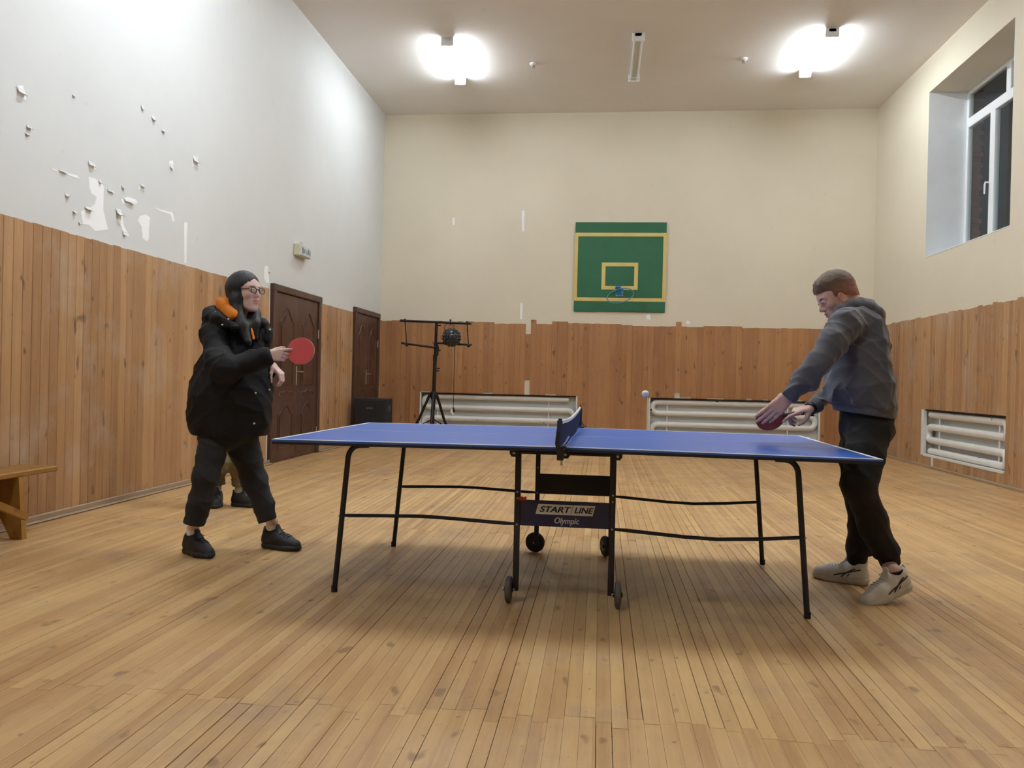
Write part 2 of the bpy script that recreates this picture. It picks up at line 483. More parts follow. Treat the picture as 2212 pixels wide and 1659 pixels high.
# --- doors
def arch(w0, w1, z0, z1, rise, n=9):
    """outline of a panel with an ogee pointed top, as (u,z)"""
    c = (w0+w1)/2; pts = [(w0, z0), (w1, z0), (w1, z1-rise)]
    top = []
    for k in range(1, n+1):
        q = k/n; e = q*q*(3-2*q)
        top.append((w1+(c-w1)*q, z1-rise+rise*(e*.75+q*.25)))
    pts += top + [(2*c-u, z) for (u, z) in top[:-1][::-1]] + [(w0, z1-rise)]
    return pts
def double_door(name, y0, y1, h):
    x = XL+TH
    root = struct(MB().bx(XL, XL+.02, y0, y1, .0, h).build(name, M['door']))
    fw = .085
    f = MB(); f.cbox(XL, x+.035, y0, y0+fw, 0, h, .008); f.cbox(XL, x+.035, y1-fw, y1, 0, h, .008); f.cbox(XL, x+.04, y0-.01, y1+.01, h-fw, h, .01)
    f.build('door_frame', M['door'], root)
    mid = (y0+y1)/2
    for s, (a_, b_) in enumerate(((y0+fw+.004, mid-.002), (mid+.002, y1-fw-.004))):
        lf = MB().cbox(XL+.002, x+.012, a_, b_, .012, h-fw-.004, .004).build('door_leaf', M['door'], root)
        wd = b_-a_; u0, u1 = a_+wd*.2, b_-wd*.2
        def mould(nm, poly, r=.011):
            MB().tube([(x+.012, u, z) for u, z in poly], r, 6, closed=True).build(nm, M['door'], lf)
        mould('panel_moulding', arch(u0, u1, .93, 1.88, .17))
        mould('panel_moulding', arch(u0, u1, .16, .70, .13))
        # little bracket shaped crosspiece between the panels
        c = (u0+u1)/2
        br = [(u0, .80), (u0+.03, .845), (c-.07, .84), (c, .865), (c+.07, .84), (u1-.03, .845), (u1, .80)]
        MB().tube([(x+.012, u, z) for u, z in br], .01, 6).build('panel_moulding', M['door'], lf)
        MB().prism(arch(u0+.045, u1-.045, .99, 1.80, .14), .008, (x+.012, 0, 0), (0, 1, 0), (0, 0, 1)).build('door_panel', M['door'], lf)
        MB().prism(arch(u0+.045, u1-.045, .21, .64, .10), .008, (x+.012, 0, 0), (0, 1, 0), (0, 0, 1)).build('door_panel', M['door'], lf)
        hy = a_-.004 if s == 0 else b_+.004
        for hz in (.30, 1.62):
            MB().tube([(x+.02, hy, hz-.06), (x+.02, hy, hz+.06)], .009, 8).build('hinge', M['metal'], lf)
    pl = MB().cbox(x+.012, x+.02, mid-.045, mid-.010, .93, 1.17, .004).build('handle_plate', M['metal'], root)
    MB().tube([(x+.018, mid-.028, 1.10), (x+.06, mid-.028, 1.10), (x+.064, mid+.02, 1.10), (x+.06, mid+.09, 1.10)], [.009, .009, .0095, .008], 8).build('lever', M['metal'], pl)
    return root
double_door('door_1', 9.10, 10.72, 2.135)
double_door('door_2', 12.28, 13.67, 2.15)

# --- window in the right wall, set deep in its reveal
GX = XR+.53
win = struct(MB().bx(GX-.03, GX+.03, WIN[0], WIN[0]+.06, WIN[2], WIN[3]).build('window_1', M['plastic_white']))
zt = at_x(2092, 268, GX).z
ym = at_x(2147, 380, GX).y; yu = at_x(2185, 165, GX).y
fr = MB()
fr.cbox(GX-.032, GX+.032, WIN[1]-.06, WIN[1], WIN[2], WIN[3], .005)
fr.cbox(GX-.03, GX+.03, WIN[0], WIN[1], WIN[3]-.06, WIN[3], .005); fr.cbox(GX-.03, GX+.03, WIN[0], WIN[1], WIN[2], WIN[2]+.07, .005)
fr.build('window_frame', M['plastic_white'], win)
MB().cbox(GX-.034, GX+.034, WIN[0]+.05, WIN[1]-.05, zt-.075, zt+.055, .006).build('transom', M['plastic_white'], win)
MB().cbox(GX-.034, GX+.034, ym-.065, ym+.065, WIN[2]+.05, zt-.06, .006).build('mullion', M['plastic_white'], win)
MB().cbox(GX-.034, GX+.034, yu-.055, yu+.055, zt+.05, WIN[3]-.05, .006).build('mullion', M['plastic_white'], win)
hz = at_x(2141, 395, GX).z
MB().tube([(GX-.03, ym+.04, hz), (GX-.085, ym+.04, hz), (GX-.09, ym+.045, hz-.03), (GX-.09, ym+.05, hz-.15)], [.012, .012, .012, .009], 8).build('window_handle', M['plastic_white'], win)
def glassmat():
    t = NT('window_glass'); t.N.remove(t.b)
    fz = t.n('ShaderNodeFresnel', inp={'IOR': 1.55}); tr = t.n('ShaderNodeBsdfTransparent', inp={'Color': (.86, .9, .9, 1)})
    gl = t.n('ShaderNodeBsdfGlossy', inp={'Roughness': .03}); mx = t.n('ShaderNodeMixShader')
    g = t.n('ShaderNodeNewGeometry'); t.l(t.math('MULTIPLY', fz.outputs[0], t.math('SUBTRACT', 1.0, g.outputs['Backfacing'])), mx.inputs[0]); t.l(tr.outputs[0], mx.inputs[1]); t.l(gl.outputs[0], mx.inputs[2]); t.l(mx.outputs[0], t.out.inputs[0])
    return t.m
M['glass'] = glassmat()
for (a_, b_, c_, d_) in ((WIN[0]+.05, ym-.06, WIN[2]+.06, zt-.07), (ym+.06, WIN[1]-.05, WIN[2]+.06, zt-.07),
                         (WIN[0]+.05, yu-.05, zt+.05, WIN[3]-.05), (yu+.05, WIN[1]-.05, zt+.05, WIN[3]-.05)):
    MB().bx(GX-.008, GX+.008, a_, b_, c_, d_).build('pane', M['glass'], win)
# reveal lining: white panels on the sides
rv = MB(); rv.bx(XR-.003, GX-.03, WIN[1]-.006, WIN[1]-.001, WIN[2], WIN[3]); rv.bx(XR-.003, GX-.03, WIN[0]+.001, WIN[0]+.006, WIN[2], WIN[3])
rv.build('reveal_panel', M['plastic_white'], win)
MB().cbox(XR-.004, GX-.02, WIN[0], WIN[1], WIN[2]-.002, WIN[2]+.012, .004).build('window_sill', M['plastic_white'], win)
# brick jamb outside
M['brick'] = simple('brick_red', (164, 104, 88), .85, 0, .18, 14, .3, 60)
M['mortar'] = simple('mortar', (150, 138, 128), .9)
xo = GX+.05
jamb = struct(MB().bx(xo, xo+.15, WIN[1]+.075, WIN[1]+.3, WIN[2]-.2, WIN[3]+.2).build('wall_outside', M['mortar']))
z = WIN[2]-.2; k = 0
while z < WIN[3]+.12:
    L = .175 if k % 2 else .150
    MB().cbox(xo+.004, xo+L, WIN[1]+.06+RNG.uniform(-.004, .004), WIN[1]+.25, z+.006, z+.071, .004).build('brick', M['brick'], jamb)
    z += .077; k += 1

# --- peeling paint on the left wall
def poly_patch(pts, name='bare_patch', off=.0012, mat='bare', X=XL):
    P3 = [at_x(px, py, X) for px, py in pts]
    mb = MB(); n = len(P3)
    a_ = [Vector((X+off, q.y, q.z)) for q in P3]; b_ = [Vector((X-.002, q.y, q.z)) for q in P3]
    mb.add(a_+b_, [tuple(range(n)), tuple(range(n, 2*n))[::-1]] + [(i, n+i, n+(i+1) % n, (i+1) % n) for i in range(n)])
    return mb.build(name, M[mat], wl)
def zz(ox, oy, pts, s): return [(ox+x/s, oy+y/s) for x, y in pts]
Z1 = lambda pts: zz(0, 130, pts, 3.858)
poly_patch(Z1([(735, 970), (790, 985), (830, 1010), (865, 1050), (860, 1250), (900, 1410), (790, 1425), (740, 1375), (690, 1365), (670, 1260), (740, 1235), (790, 1200), (805, 1140), (760, 1110), (745, 1060)]))
poly_patch(Z1([(1165, 1300), (1215, 1285), (1250, 1310), (1240, 1400), (1240, 1490), (1218, 1510), (1185, 1480), (1180, 1390), (1150, 1340)]))
poly_patch(Z1([(1010, 1160), (1060, 1140), (1130, 1160), (1150, 1185), (1100, 1215), (1060, 1205), (1020, 1195)]))
poly_patch(Z1([(990, 1290), (1020, 1300), (1030, 1380), (1080, 1470), (1040, 1460), (1000, 1370), (980, 1340)]))
poly_patch(Z1([(1535, 1350), (1562, 1352), (1556, 1500), (1553, 1690), (1537, 1690)]))
poly_patch(Z1([(735, 850), (790, 860), (805, 900), (770, 925), (735, 890)]))
poly_patch(Z1([(1600, 800), (1640, 830), (1660, 870), (1640, 890), (1600, 880)]))
poly_patch(Z1([(120, 215), (190, 210), (200, 250), (220, 335), (140, 310), (155, 255)]))
poly_patch(Z1([(1160, 1040), (1205, 1040), (1205, 1088), (1155, 1075)]))
poly_patch(Z1([(1410, 840), (1440, 835), (1448, 915), (1435, 920), (1410, 885)]))
poly_patch(Z1([(415, 890), (450, 910), (520, 925), (640, 960), (665, 995), (640, 985), (520, 940), (440, 915)]))
poly_patch(Z1([(1270, 1220), (1340, 1245), (1440, 1270), (1455, 1345), (1435, 1340), (1420, 1285), (1330, 1255)]))
poly_patch([(571, 575), (579, 574), (580, 590), (582, 612), (574, 610), (570, 600)])
def flake(px, py, wpx, hpx, curl=.05, side=1, tilt=0.0):
    """torn piece of paint film, still attached on one edge and curling off the wall"""
    c = at_x(px, py, XL); e = at_x(px+wpx, py, XL); g = at_x(px, py+hpx, XL)
    wy = abs(e.y-c.y); hz = abs(c.z-g.z); nu, nv = 5, 6; vs = []; r_ = random.Random(int(px*7+py))
    for i in range(nu+1):
        for j_ in range(nv+1):
            u = i/nu-.5; v = j_/nv
            ang = v*1.5; off = curl*.45*(1-math.cos(ang))+.002
            vs.append((XL+off, c.y+u*wy*.75*(1-.35*v)+tilt*v*wy+r_.uniform(-.006, .006), c.z-side*(math.sin(ang)*hz*.55)+r_.uniform(-.004, .004)))
    fs = [(i*(nv+1)+j_, (i+1)*(nv+1)+j_, (i+1)*(nv+1)+j_+1, i*(nv+1)+j_+1) for i in range(nu) for j_ in range(nv)]
    o = MB().add(vs, fs).build('paint_flake', M['wall_left'], wl, smooth=True)
    so = o.modifiers.new('thickness', 'SOLIDIFY'); so.thickness = .0015
    return o
for a_ in ((422, 338, 18, 26, .09), (45, 190, 24, 28, .08), (197, 350, 20, 18, .06), (256, 452, 18, 26, .10), (278, 432, 32, 12, .05), (62, 272, 14, 12, .05), (58, 288, 14, 8, .04),
           (265, 402, 8, 10, .05), (307, 398, 14, 12, .05), (190, 447, 20, 14, .07), (160, 455, 10, 10, .05), (145, 420, 12, 10, .05), (307, 228, 8, 16, .04), (331, 252, 10, 16, .05),
           (352, 280, 8, 10, .04), (370, 355, 10, 18, .04), (215, 388, 8, 16, .05), (268, 500, 10, 16, .04), (135, 370, 26, 5, .03), (238, 412, 20, 5, .03), (159, 205, 10, 8, .03), (172, 480, 8, 8, .04), (581, 585, 5, 8, .04)):
    flake(*a_)
# filled scratches and spots on the far wall
for pts in ([(1127, 455), (1133, 455), (1132, 500), (1128, 500)], [(1124, 655), (1129, 654), (1128, 690), (1123, 690)], [(978, 470), (982, 469), (982, 486), (978, 486)], [(1395, 680), (1404, 679), (1406, 690), (1397, 690)], [(1483, 692), (1492, 695), (1488, 701), (1482, 699)]):
    P3 = [at_y(*q, YF) for q in pts]; n = len(P3)
    MB().add([(q.x, YF-.0012, q.z) for q in P3]+[(q.x, YF+.001, q.z) for q in P3], [tuple(range(n))[::-1], tuple(range(n, 2*n))]+[(i, (i+1) % n, n+(i+1) % n, n+i) for i in range(n)]).build('filler_patch', M['bare'], wf)

# --- ceiling lights: open battens with two tubes
def tubemat(name, on, k=1.0):
    t = NT(name)
    if on:
        t.b.inputs['Emission Color'].default_value = (*TUBE_COLOR, 1); t.b.inputs['Emission Strength'].default_value = TUBE_STRENGTH*k
    t.b.inputs['Base Color'].default_value = (.85, .86, .85, 1); t.b.inputs['Roughness'].default_value = .3
    return t.m
M['tube_on'] = tubemat('lit_tube', True); M['tube_off'] = tubemat('unlit_tube', False); M['tube_dimmed'] = tubemat('dimmed_lit_tube', True, .62)  # weaker copy for the far row, dimmed to soften the left wall hot spot
def ceiling_light(x, y0, y1, on, label, rz=0.0):
    c = (y0+y1)/2; t = thing('ceiling_light', label, 'light', (x, c, ZC), rz, 'fluorescent ceiling lights')
    L = (y1-y0)/2
    MB().cbox(-.05, .05, -L, L, -.055, -.0, .006).build('batten', M['white'], t, False)
    for s in (-1, 1):
        MB().cbox(-.085, .085, s*L-(.03 if s > 0 else 0), s*L+(0 if s > 0 else .03), -.115, -.002, .008).build('end_cap', M['plastic_white'], t, False)
        MB().tube([(s*.048, -L+.03, -.082), (s*.048, L-.03, -.082)], .016, 10).build('fluorescent_tube', M[on or 'tube_off'], t, False, True)
    return t
ceiling_light(-2.21, 10.73, 12.2, 'tube_dimmed', 'lit twin-tube ceiling light on the left, above the lighting stand', .05)
ceiling_light(.39, 10.73, 12.2, False, 'unlit twin-tube ceiling light between the two glowing ones')
ceiling_light(2.86, 10.73, 12.15, 'tube_dimmed', 'lit twin-tube ceiling light on the right, nearest the window')
for r_, yy in ((1, 6.0), (2, .6)):  # last row, behind the camera, is unseen and added for its light
    for i, xx in enumerate((-2.21, .39, 2.86)):
        ceiling_light(xx, yy-.73, yy+.73, 'tube_on' if (r_ == 1 or i == 0) else None, ['', 'lit ceiling light above the table tennis table, %s of its row', 'added unseen ceiling light behind the camera, %s of its row'][r_] % ('left', 'middle', 'right')[i])
def ceiling_hook(px, py, lab):
    p_ = at_z(px, py, ZC)
    t = thing('ceiling_rose', lab, 'fitting', (p_.x, p_.y, ZC), 0, 'small ceiling fittings')
    MB().lathe([(.0, 0), (.05, 0), (.05, -.02), (.025, -.035), (.0, -.035)], (0, 0, 0), (0, 0, 1), 14).build('rose', M['plastic_white'], t, False, True)
    MB().lathe([(.0, -.03), (.022, -.03), (.024, -.07), (.0, -.075)], (0, 0, 0), (0, 0, 1), 12).build('lamp_holder', M['metal'], t, False, True)
ceiling_hook(1152, 137, 'small round ceiling fitting left of the unlit light')
ceiling_hook(1607, 126, 'small round ceiling fitting right of the unlit light')

# ================================================================ TABLE TENNIS TABLE
M['table_blue'] = simple('blue_table_paint', (50, 96, 184), .33, 0, .04, 3)
M['line_white'] = simple('white_line', (228, 232, 238), .4, 0, .02)
M['frame'] = simple('dark_blue_frame', (24, 24, 36), .4)
M['panel_blue'] = simple('navy_panel', (26, 34, 78), .4, 0, .05)
M['panel_dark'] = simple('dark_panel', (18, 18, 26), .5)
M['print'] = simple('white_print', (214, 214, 210), .5, 0, .02)
M['rubber'] = simple('black_rubber', (26, 26, 28), .7)
M['tyre'] = simple('grey_tyre', (92, 88, 84), .7)
M['latch_red'] = simple('red_latch', (190, 46, 30), .4)
M['net'] = simple('navy_net', (40, 52, 92), .8)
TX, TY, TTH = -.14925, 4.37203, -.011515
TZ = .76
tbl = thing('table_tennis_table', 'blue folding table tennis table on wheels with white edge lines', 'table', (TX, TY, 0), TTH)
_c, _s = math.cos(TTH), math.sin(TTH)
def tl(px, py, v):
    """pixel -> table space on the plane at table y = v"""
    d = ray(px, py)
    # plane: -s*(x-TX)+c*(y-TY) = v
    k = (v - (-_s*(CPOS.x-TX)+_c*(CPOS.y-TY))) / (-_s*d.x+_c*d.y)
    P = CPOS+d*k; x, y = P.x-TX, P.y-TY
    return Vector((_c*x+_s*y, -_s*x+_c*y, P.z))
HL, HW = 1.37, .7625
for s in (-1, 1):
    x0, x1 = (.004, HL) if s > 0 else (-HL, -.004)
    top = MB().cbox(x0, x1, -HW, HW, TZ-.010, TZ, .001).build('tabletop', M['table_blue'], tbl, False)
    e = TZ+.0006
    MB().bx(x0, x1, -HW, -HW+.02, TZ-.002, e).build('side_line', M['line_white'], top, False)
    MB().bx(x0, x1, HW-.02, HW, TZ-.002, e).build('side_line', M['line_white'], top, False)
    xe = (x1-.02, x1) if s > 0 else (x0, x0+.02)
    MB().bx(xe[0], xe[1], -HW+.02, HW-.02, TZ-.002, e).build('end_line', M['line_white'], top, False)
    MB().bx(x0, x1, -.0015, .0015, TZ-.002, e).build('centre_line', M['line_white'], top, False)
    fr = MB(); t0, t1 = TZ-.023, TZ-.0095
    fr.cbox(x0, x1, -HW-.002, -HW+.022, t0, t1, .002); fr.cbox(x0, x1, HW-.022, HW+.002, t0, t1, .002)
    xo = (x1-.022, x1+.002) if s > 0 else (x0-.002, x0+.022)
    xi = (x0, x0+.02) if s > 0 else (x1-.02, x1)
    fr.cbox(xo[0], xo[1], -HW+.02, HW-.02, t0, t1, .002); fr.cbox(xi[0], xi[1], -HW+.02, HW-.02, t0, t1, .002)
    fr.build('edge_frame', M['frame'], top, False)
LX, LY = 1.12465, .54738
for o_ in [c for c in tbl.children] + [g for c in tbl.children for g in c.children]:    # the two halves rise a touch towards the net
    for v_ in o_.data.vertices: v_.co.z += .008*(1-abs(v_.co.x)/HL)
zleg = .40
strut_z = {}
for sy in (-1, 1):
    for sx in (-1, 1):
        b = Vector((sx*LX, sy*LY, 0.0))
        t0 = Vector((sx*(LX-.055), sy*LY, .655))
        pts = [b, b.lerp(t0, .5), t0]
        for k in range(1, 7):
            q = PI/2*k/6
            pts.append(Vector((t0.x-sx*.06*(1-math.cos(q)), t0.y, t0.z+.07*math.sin(q))))
        pts.append(Vector((sx*(LX-.16), sy*LY, .727)))
        lg = MB().tube(pts, .0135, 10).build('leg', M['frame'], tbl, False, True)
        MB().lathe([(.0, 0), (.0155, 0), (.0155, .03), (.0, .03)], b, (0, 0, 1), 10).build('foot_cap', M['rubber'], lg, False)
        # strut to the inner frame, gently cranked
        px_ = [(735, 1113), (752, 1113.5), (830, 1114), (905, 1115), (960, 1118.5), (1090, 1130), (1118, 1131.5)] if sx < 0 else [(1738, 1160.5), (1722, 1161.5), (1640, 1164.5), (1550, 1165), (1480, 1160), (1350, 1145.5), (1322, 1143)]
        q = [Vector((t_.x, sy*LY, t_.z)) for t_ in [tl(a_, b_, -LY) for a_, b_ in px_]]
        zl, zi = q[0].z, q[-1].z; xl_ = q[0].x
        st = MB().tube(q, [.006, .009, .009, .009, .009, .009, .006], 8).build('strut', M['frame'], tbl, False, True)
        for bx_ in (xl_, sx*.226):
            MB().sphere((bx_, sy*LY-.0145, zl if bx_ == xl_ else zi), .0055, 8, 6).build('bolt', M['metal'], st, False)
IX = .226
for sy in (-1, 1):
    for sx in (-1, 1):
        il = MB().cbox(sx*IX-.014, sx*IX+.014, sy*LY-.0125, sy*LY+.0125, .055, .728, .003).build('inner_leg', M['frame'], tbl, False)
        for zz_ in ((.53,) if sy > 0 else (.5, .53)):
            MB().sphere((sx*IX, sy*LY-.0135, zz_), .005, 8, 6).build('bolt', M['metal'], il, False)
# side panels
zp0, zp1 = tl(1222, 1139, -LY).z, tl(1222, 1083, -LY).z
pn = MB().cbox(-IX+.008, IX-.008, -LY-.004, -LY+.006, zp0, zp1, .002).build('side_panel', M['panel_blue'], tbl, False)
MB().cbox(-IX+.01, IX-.01, LY-.006, LY+.004, zp0+.0, zp1+.0, .002).build('side_panel', M['panel_dark'], tbl, False)
# lettering
def text_mesh(txt, size, shear, mat, name, parent, O, width=None, ext=.0006, squash=1.0, U=(1, 0, 0)):
    cu = bpy.data.curves.new(name, 'FONT'); cu.body = txt; cu.size = size; cu.shear = shear; cu.extrude = ext; cu.offset = .0007; cu.align_x = 'CENTER'; cu.align_y = 'CENTER'
    to = bpy.data.objects.new(name, cu); COL.objects.link(to)
    bpy.context.view_layer.update()
    me = bpy.data.meshes.new_from_object(to.evaluated_get(bpy.context.evaluated_depsgraph_get()))
    bpy.data.objects.remove(to)
    xs = [v.co.x for v in me.vertices]; sc = (width/(max(xs)-min(xs))) if width else 1.0
    U = Vector(U); Z = Vector((0, 0, 1)); Nn = U.cross(Z)
    for v in me.vertices:
        p_ = v.co.copy(); v.co = Vector(O)+U*(p_.x*sc)+Z*(p_.y*squash)+Nn*p_.z
    me.materials.clear(); me.materials.append(mat); me.name = name
    return link(name, me, parent, False)
yl = -LY-.0045
a0, a1 = tl(1162, 1100, -LY-.004), tl(1281, 1103, -LY-.004)
zc = (tl(1222, 1090.5, -LY).z+tl(1222, 1112.5, -LY).z)/2; hh = abs(tl(1222, 1090.5, -LY).z-tl(1222, 1112.5, -LY).z)/2
xa, xb = tl(1157, 1101, -LY).x, tl(1286, 1104, -LY).x
xc = (xa+xb)/2; hw = (xb-xa)/2; sl = .012
MB().prism([(-hw, -hh), (hw-sl, -hh), (hw, hh), (-hw+sl, hh)], .0008, (xc, yl, zc), (1, 0, 0), (0, 0, 1), (0, -1, 0)).build('logo_plate', M['print'], pn, False)
text_mesh('START', .042, .28, M['panel_blue'], 'lettering', pn, (xc-.0530, yl-.0012, zc-.001), .150, squash=.92)
text_mesh('LINE', .042, .28, M['panel_blue'], 'lettering', pn, (xc+.0830, yl-.0012, zc-.001), .090, squash=.92)
MB().prism([(-.002, -hh), (.0, -hh), (.012, hh), (.010, hh)], .0008, (xc+.027, yl-.0008, zc), (1, 0, 0), (0, 0, 1), (0, -1, 0)).build('logo_divider', M['panel_blue'], pn, False)
# bolder strokes by a second pass of the letters, shifted by a hair
text_mesh('START', .042, .28, M['panel_blue'], 'lettering', pn, (xc-.0518, yl-.0012, zc-.001), .150, squash=.92)
text_mesh('LINE', .042, .28, M['panel_blue'], 'lettering', pn, (xc+.0842, yl-.0012, zc-.001), .090, squash=.92)
zo = tl(1222, 1125.5, -LY).z
for d_ in (0, .001): text_mesh('Olympic', .05, .22, M['print'], 'lettering', pn, (tl(1223, 1127, -LY).x+d_, yl-.0006, zo), .118, squash=.80)
# rod below the top, hinge brackets
zr = tl(1222, 980, -LY-.02).z
for sy in (-1, 1):
    rod = MB().tube([(-IX-.01, sy*LY-.02, zr), (IX+.01, sy*LY-.02, zr)], .008, 8).build('hinge_rod', M['frame'], tbl, False, True)
    for xx in (-IX-.018, 0.0, IX+.018):
        br = MB().prism([(-.02, .018), (.02, .018), (.022, -.006), (.012, -.022), (-.012, -.022), (-.022, -.006)], .012, (xx, sy*LY-.022, zr), (1, 0, 0), (0, 0, 1), (0, -1, 0)).build('bracket', M['frame'], tbl, False)
        MB().sphere((xx, sy*LY-.036, zr-.002), .008, 10, 6).build('bolt', M['metal'], br, False)
MB().prism([(-.02, -.008), (.014, -.008), (.02, .004), (.012, .012), (.006, .006), (-.004, .010), (-.02, .006)], .012, (tl(1130, 1076, -LY).x, -LY-.01, tl(1130, 1076, -LY).z), (1, 0, 0), (0, 0, 1), (0, -1, 0)).build('latch', M['latch_red'], tbl, False)
# castors
def castor(x, y, ang, dx, mat):
    A = Vector((math.cos(ang), math.sin(ang), 0)); c = Vector((x, y, 0))+Vector((dx[0], dx[1], .063))
    wl_ = MB().lathe([(.0, -.016), (.02, -.016), (.052, -.014), (.060, -.010), (.0625, 0), (.060, .010), (.052, .014), (.02, .016), (.0, .016)], c, A, 24).build('wheel', mat, tbl, False, True)
    MB().lathe([(.0, -.022), (.012, -.022), (.014, -.016), (.030, -.0165), (.030, .0165), (.014, .016), (.012, .022), (.0, .022)], c, A, 14).build('hub', M['frame'], wl_, False, True)
    MB().tube([c+A*.03, c+A*-.03], .005, 8).build('axle', M['metal'], wl_, False)
castor(-IX, -LY, 0, (-.032, -.01), M['tyre']); castor(IX, -LY, 0, (.034, -.01), M['tyre'])
castor(-IX, LY, PI/2-.25, (-.01, .03), M['rubber']); castor(IX, LY, .45, (-.03, .01), M['rubber'])
for sx in (-1, 1):
    MB().tube([(sx*IX, LY, .13), (sx*IX+.005, LY+.01, .10), (sx*IX-.005*sx, LY+.02, .063)], .011, 8).build('castor_fork', M['frame'], tbl, False)

# ---------------------------------------------------------------- net
net = thing('table_tennis_net', 'navy table tennis net with white top tape clamped across the table', 'net', (TX, TY, TZ+.008), TTH)
ya, yb = -HW-.055, HW+.06
NX = -.016
def sagz(v): return .118+.012*v - .022*math.sin(PI*v)
def nbot(v): return .006 + .035*math.exp(-((v-1)/.25)**2)+.02*math.exp(-((v-.25)/.08)**2)
def nx(v, w_): return NX + .030*v + .014*math.sin(PI*v)*(1-w_)
strings = MB(); NS = 190
for i in range(NS+1):
    v = i/NS; yv = ya+(yb-ya)*v; z0, z1 = nbot(v), sagz(v)
    strings.tube([(nx(v, 0), yv, z0), (nx(v, .5), yv, (z0+z1)/2), (nx(v, 1), yv, z1)], .0016, 4, cap=False)
for k in range(17):
    w_ = k/16
    strings.tube([(nx(v, w_), ya+(yb-ya)*v, nbot(v)+(sagz(v)-nbot(v))*w_) for v in [q/40 for q in range(41)]], .0015, 4, cap=False)
strings.build('net_mesh', M['net'], net, False)
tp = MB(); NV = 40
vs = []
for i in range(NV+1):
    v = i/NV; yv = ya+.01+(yb-ya-.02)*v; x_ = nx(v, 1); z1 = sagz(v)
    vs += [(x_-.004, yv, z1-.013), (x_-.004, yv, z1+.002), (x_+.004, yv, z1+.002), (x_+.004, yv, z1-.013)]
tp.add(vs, [(i*4+k, i*4+(k+1) % 4, (i+1)*4+(k+1) % 4, (i+1)*4+k) for i in range(NV) for k in range(4)]+[(3, 2, 1, 0), (NV*4, NV*4+1, NV*4+2, NV*4+3)])
tp.build('top_tape', M['line_white'], net, False)
for sy, y_ in ((-1, ya), (1, yb)):
    x_ = NX if sy < 0 else NX+.03
    po = MB().tube([(x_+.004, y_, -.03), (x_-.006, y_, .02), (x_-.002, y_, .07), (x_+.002, y_, .13 if sy < 0 else .145)], [.012, .014, .013, .008 if sy < 0 else .004], 10).build('net_post', M['black'], net, False, True)
    sl_ = MB().cbox(x_-.012, x_+.012, y_-.012, y_+.012, .0, .125, .006).build('sleeve', M['net'], po, False)
    cl = MB(); cl.cbox(x_-.01, x_+.03, min(y_, y_-sy*.075), max(y_, y_-sy*.075), .001, .010, .002); cl.cbox(x_-.01, x_+.02, min(y_-.006, y_+.006), max(y_-.006, y_+.006), -.055, .005, .002)
    cl.cbox(x_-.01, x_+.02, min(y_, y_-sy*.06), max(y_, y_-sy*.06), -.055, -.047, .002)
    cl.build('clamp', M['black'], net, False)
    MB().tube([(x_+.01, y_-sy*.03, -.08), (x_+.01, y_-sy*.03, -.047)], .006, 8).build('clamp_screw', M['metal'], net, False)
MB().tube([(NX+.034, yb, .05), (NX+.045, yb, .03), (NX+.055, yb, .012), (NX+.075, yb-.02, .006)], .003, 6).build('tension_cord', M['black'], net, False)

# ---------------------------------------------------------------- ball
bp = at_y(1394, 851, 4.45)
MB().sphere(bp, .02, 20, 14)
o = MB().sphere((0, 0, 0), .02, 20, 14).build('table_tennis_ball', simple('ball_white', (238, 236, 226), .4, 0, .02), smooth=True)
o.location = bp; tag(o, 'small white table tennis ball in flight above the right half of the table', 'ball')

# ================================================================ BASKETBALL BACKBOARD
M['bb_green'] = simple('backboard_green', (22, 92, 58), .5, 0, .06, 5)
M['bb_yellow'] = simple('backboard_yellow', (214, 190, 112), .5, 0, .05, 5)
M['hoop_blue'] = simple('hoop_blue', (40, 132, 186), .4)
M['hoop_rim'] = simple('hoop_rim_paint', (84, 138, 150), .4, .3)
bb = thing('basketball_backboard', 'green wooden basketball backboard with yellow lines on the far wall', 'backboard', (.285, YF, 2.26))
yb_ = YF-.03
MB().cbox(-.488, 1.056, yb_, YF, 2.26, 3.79, .004).build('board', M['bb_green'], bb)
def bar(nm, a, b, mat='bb_yellow', d=.003):
    p0, p1 = at_y(*a, yb_), at_y(*b, yb_)
    MB().bx(p0.x, p1.x, yb_-d, yb_+.001, p1.z, p0.z).build(nm, M[mat], bb)
Zb = lambda x, y: (1200+x/6.382, 450+y/6.382)
def zb(y): return at_y(*Zb(890, y), yb_).z
def xb(x): return at_y(*Zb(x, 900), yb_).x
def bar2(nm, x0, x1, z0, z1): MB().bx(x0, x1, yb_-.003, yb_+.001, z0, z1).build(nm, M['bb_yellow'], bb)
bar2('stripe', -.494, 1.062, zb(388), zb(338)); bar2('stripe', -.494, 1.062, zb(1283), zb(1234))
bar2('stripe', -.494, -.438, zb(1234), zb(388)); bar2('stripe', 1.006, 1.062, zb(1234), zb(388))
bar2('target_line', xb(636), xb(1137), zb(800), zb(748)); bar2('target_line', xb(636), xb(1137), zb(1122), zb(1072))
bar2('target_line', xb(636), xb(688), zb(1072), zb(800)); bar2('target_line', xb(1085), xb(1137), zb(1072), zb(800))
hp = thing('basketball_hoop', 'small blue basketball ring bolted under the painted target square', 'hoop', (at_y(*Zb(882, 1120), yb_).x, yb_, at_y(*Zb(880, 1150), yb_).z))
p0, p1 = at_y(*Zb(825, 1072), yb_-.012), at_y(*Zb(935, 1215), yb_-.012)
MB().cbox(p0.x, p1.x, yb_-.012, yb_-.001, p1.z, p0.z-.04, .004).build('mounting_plate', M['hoop_blue'], hp)
MB().prism([(0, 0), (.11, .0), (.11, -.02), (0, -.14)], .09, (p0.x, yb_-.012, p0.z-.01), (0, -1, 0), (0, 0, 1), (1, 0, 0)).build('arm', M['hoop_blue'], hp)
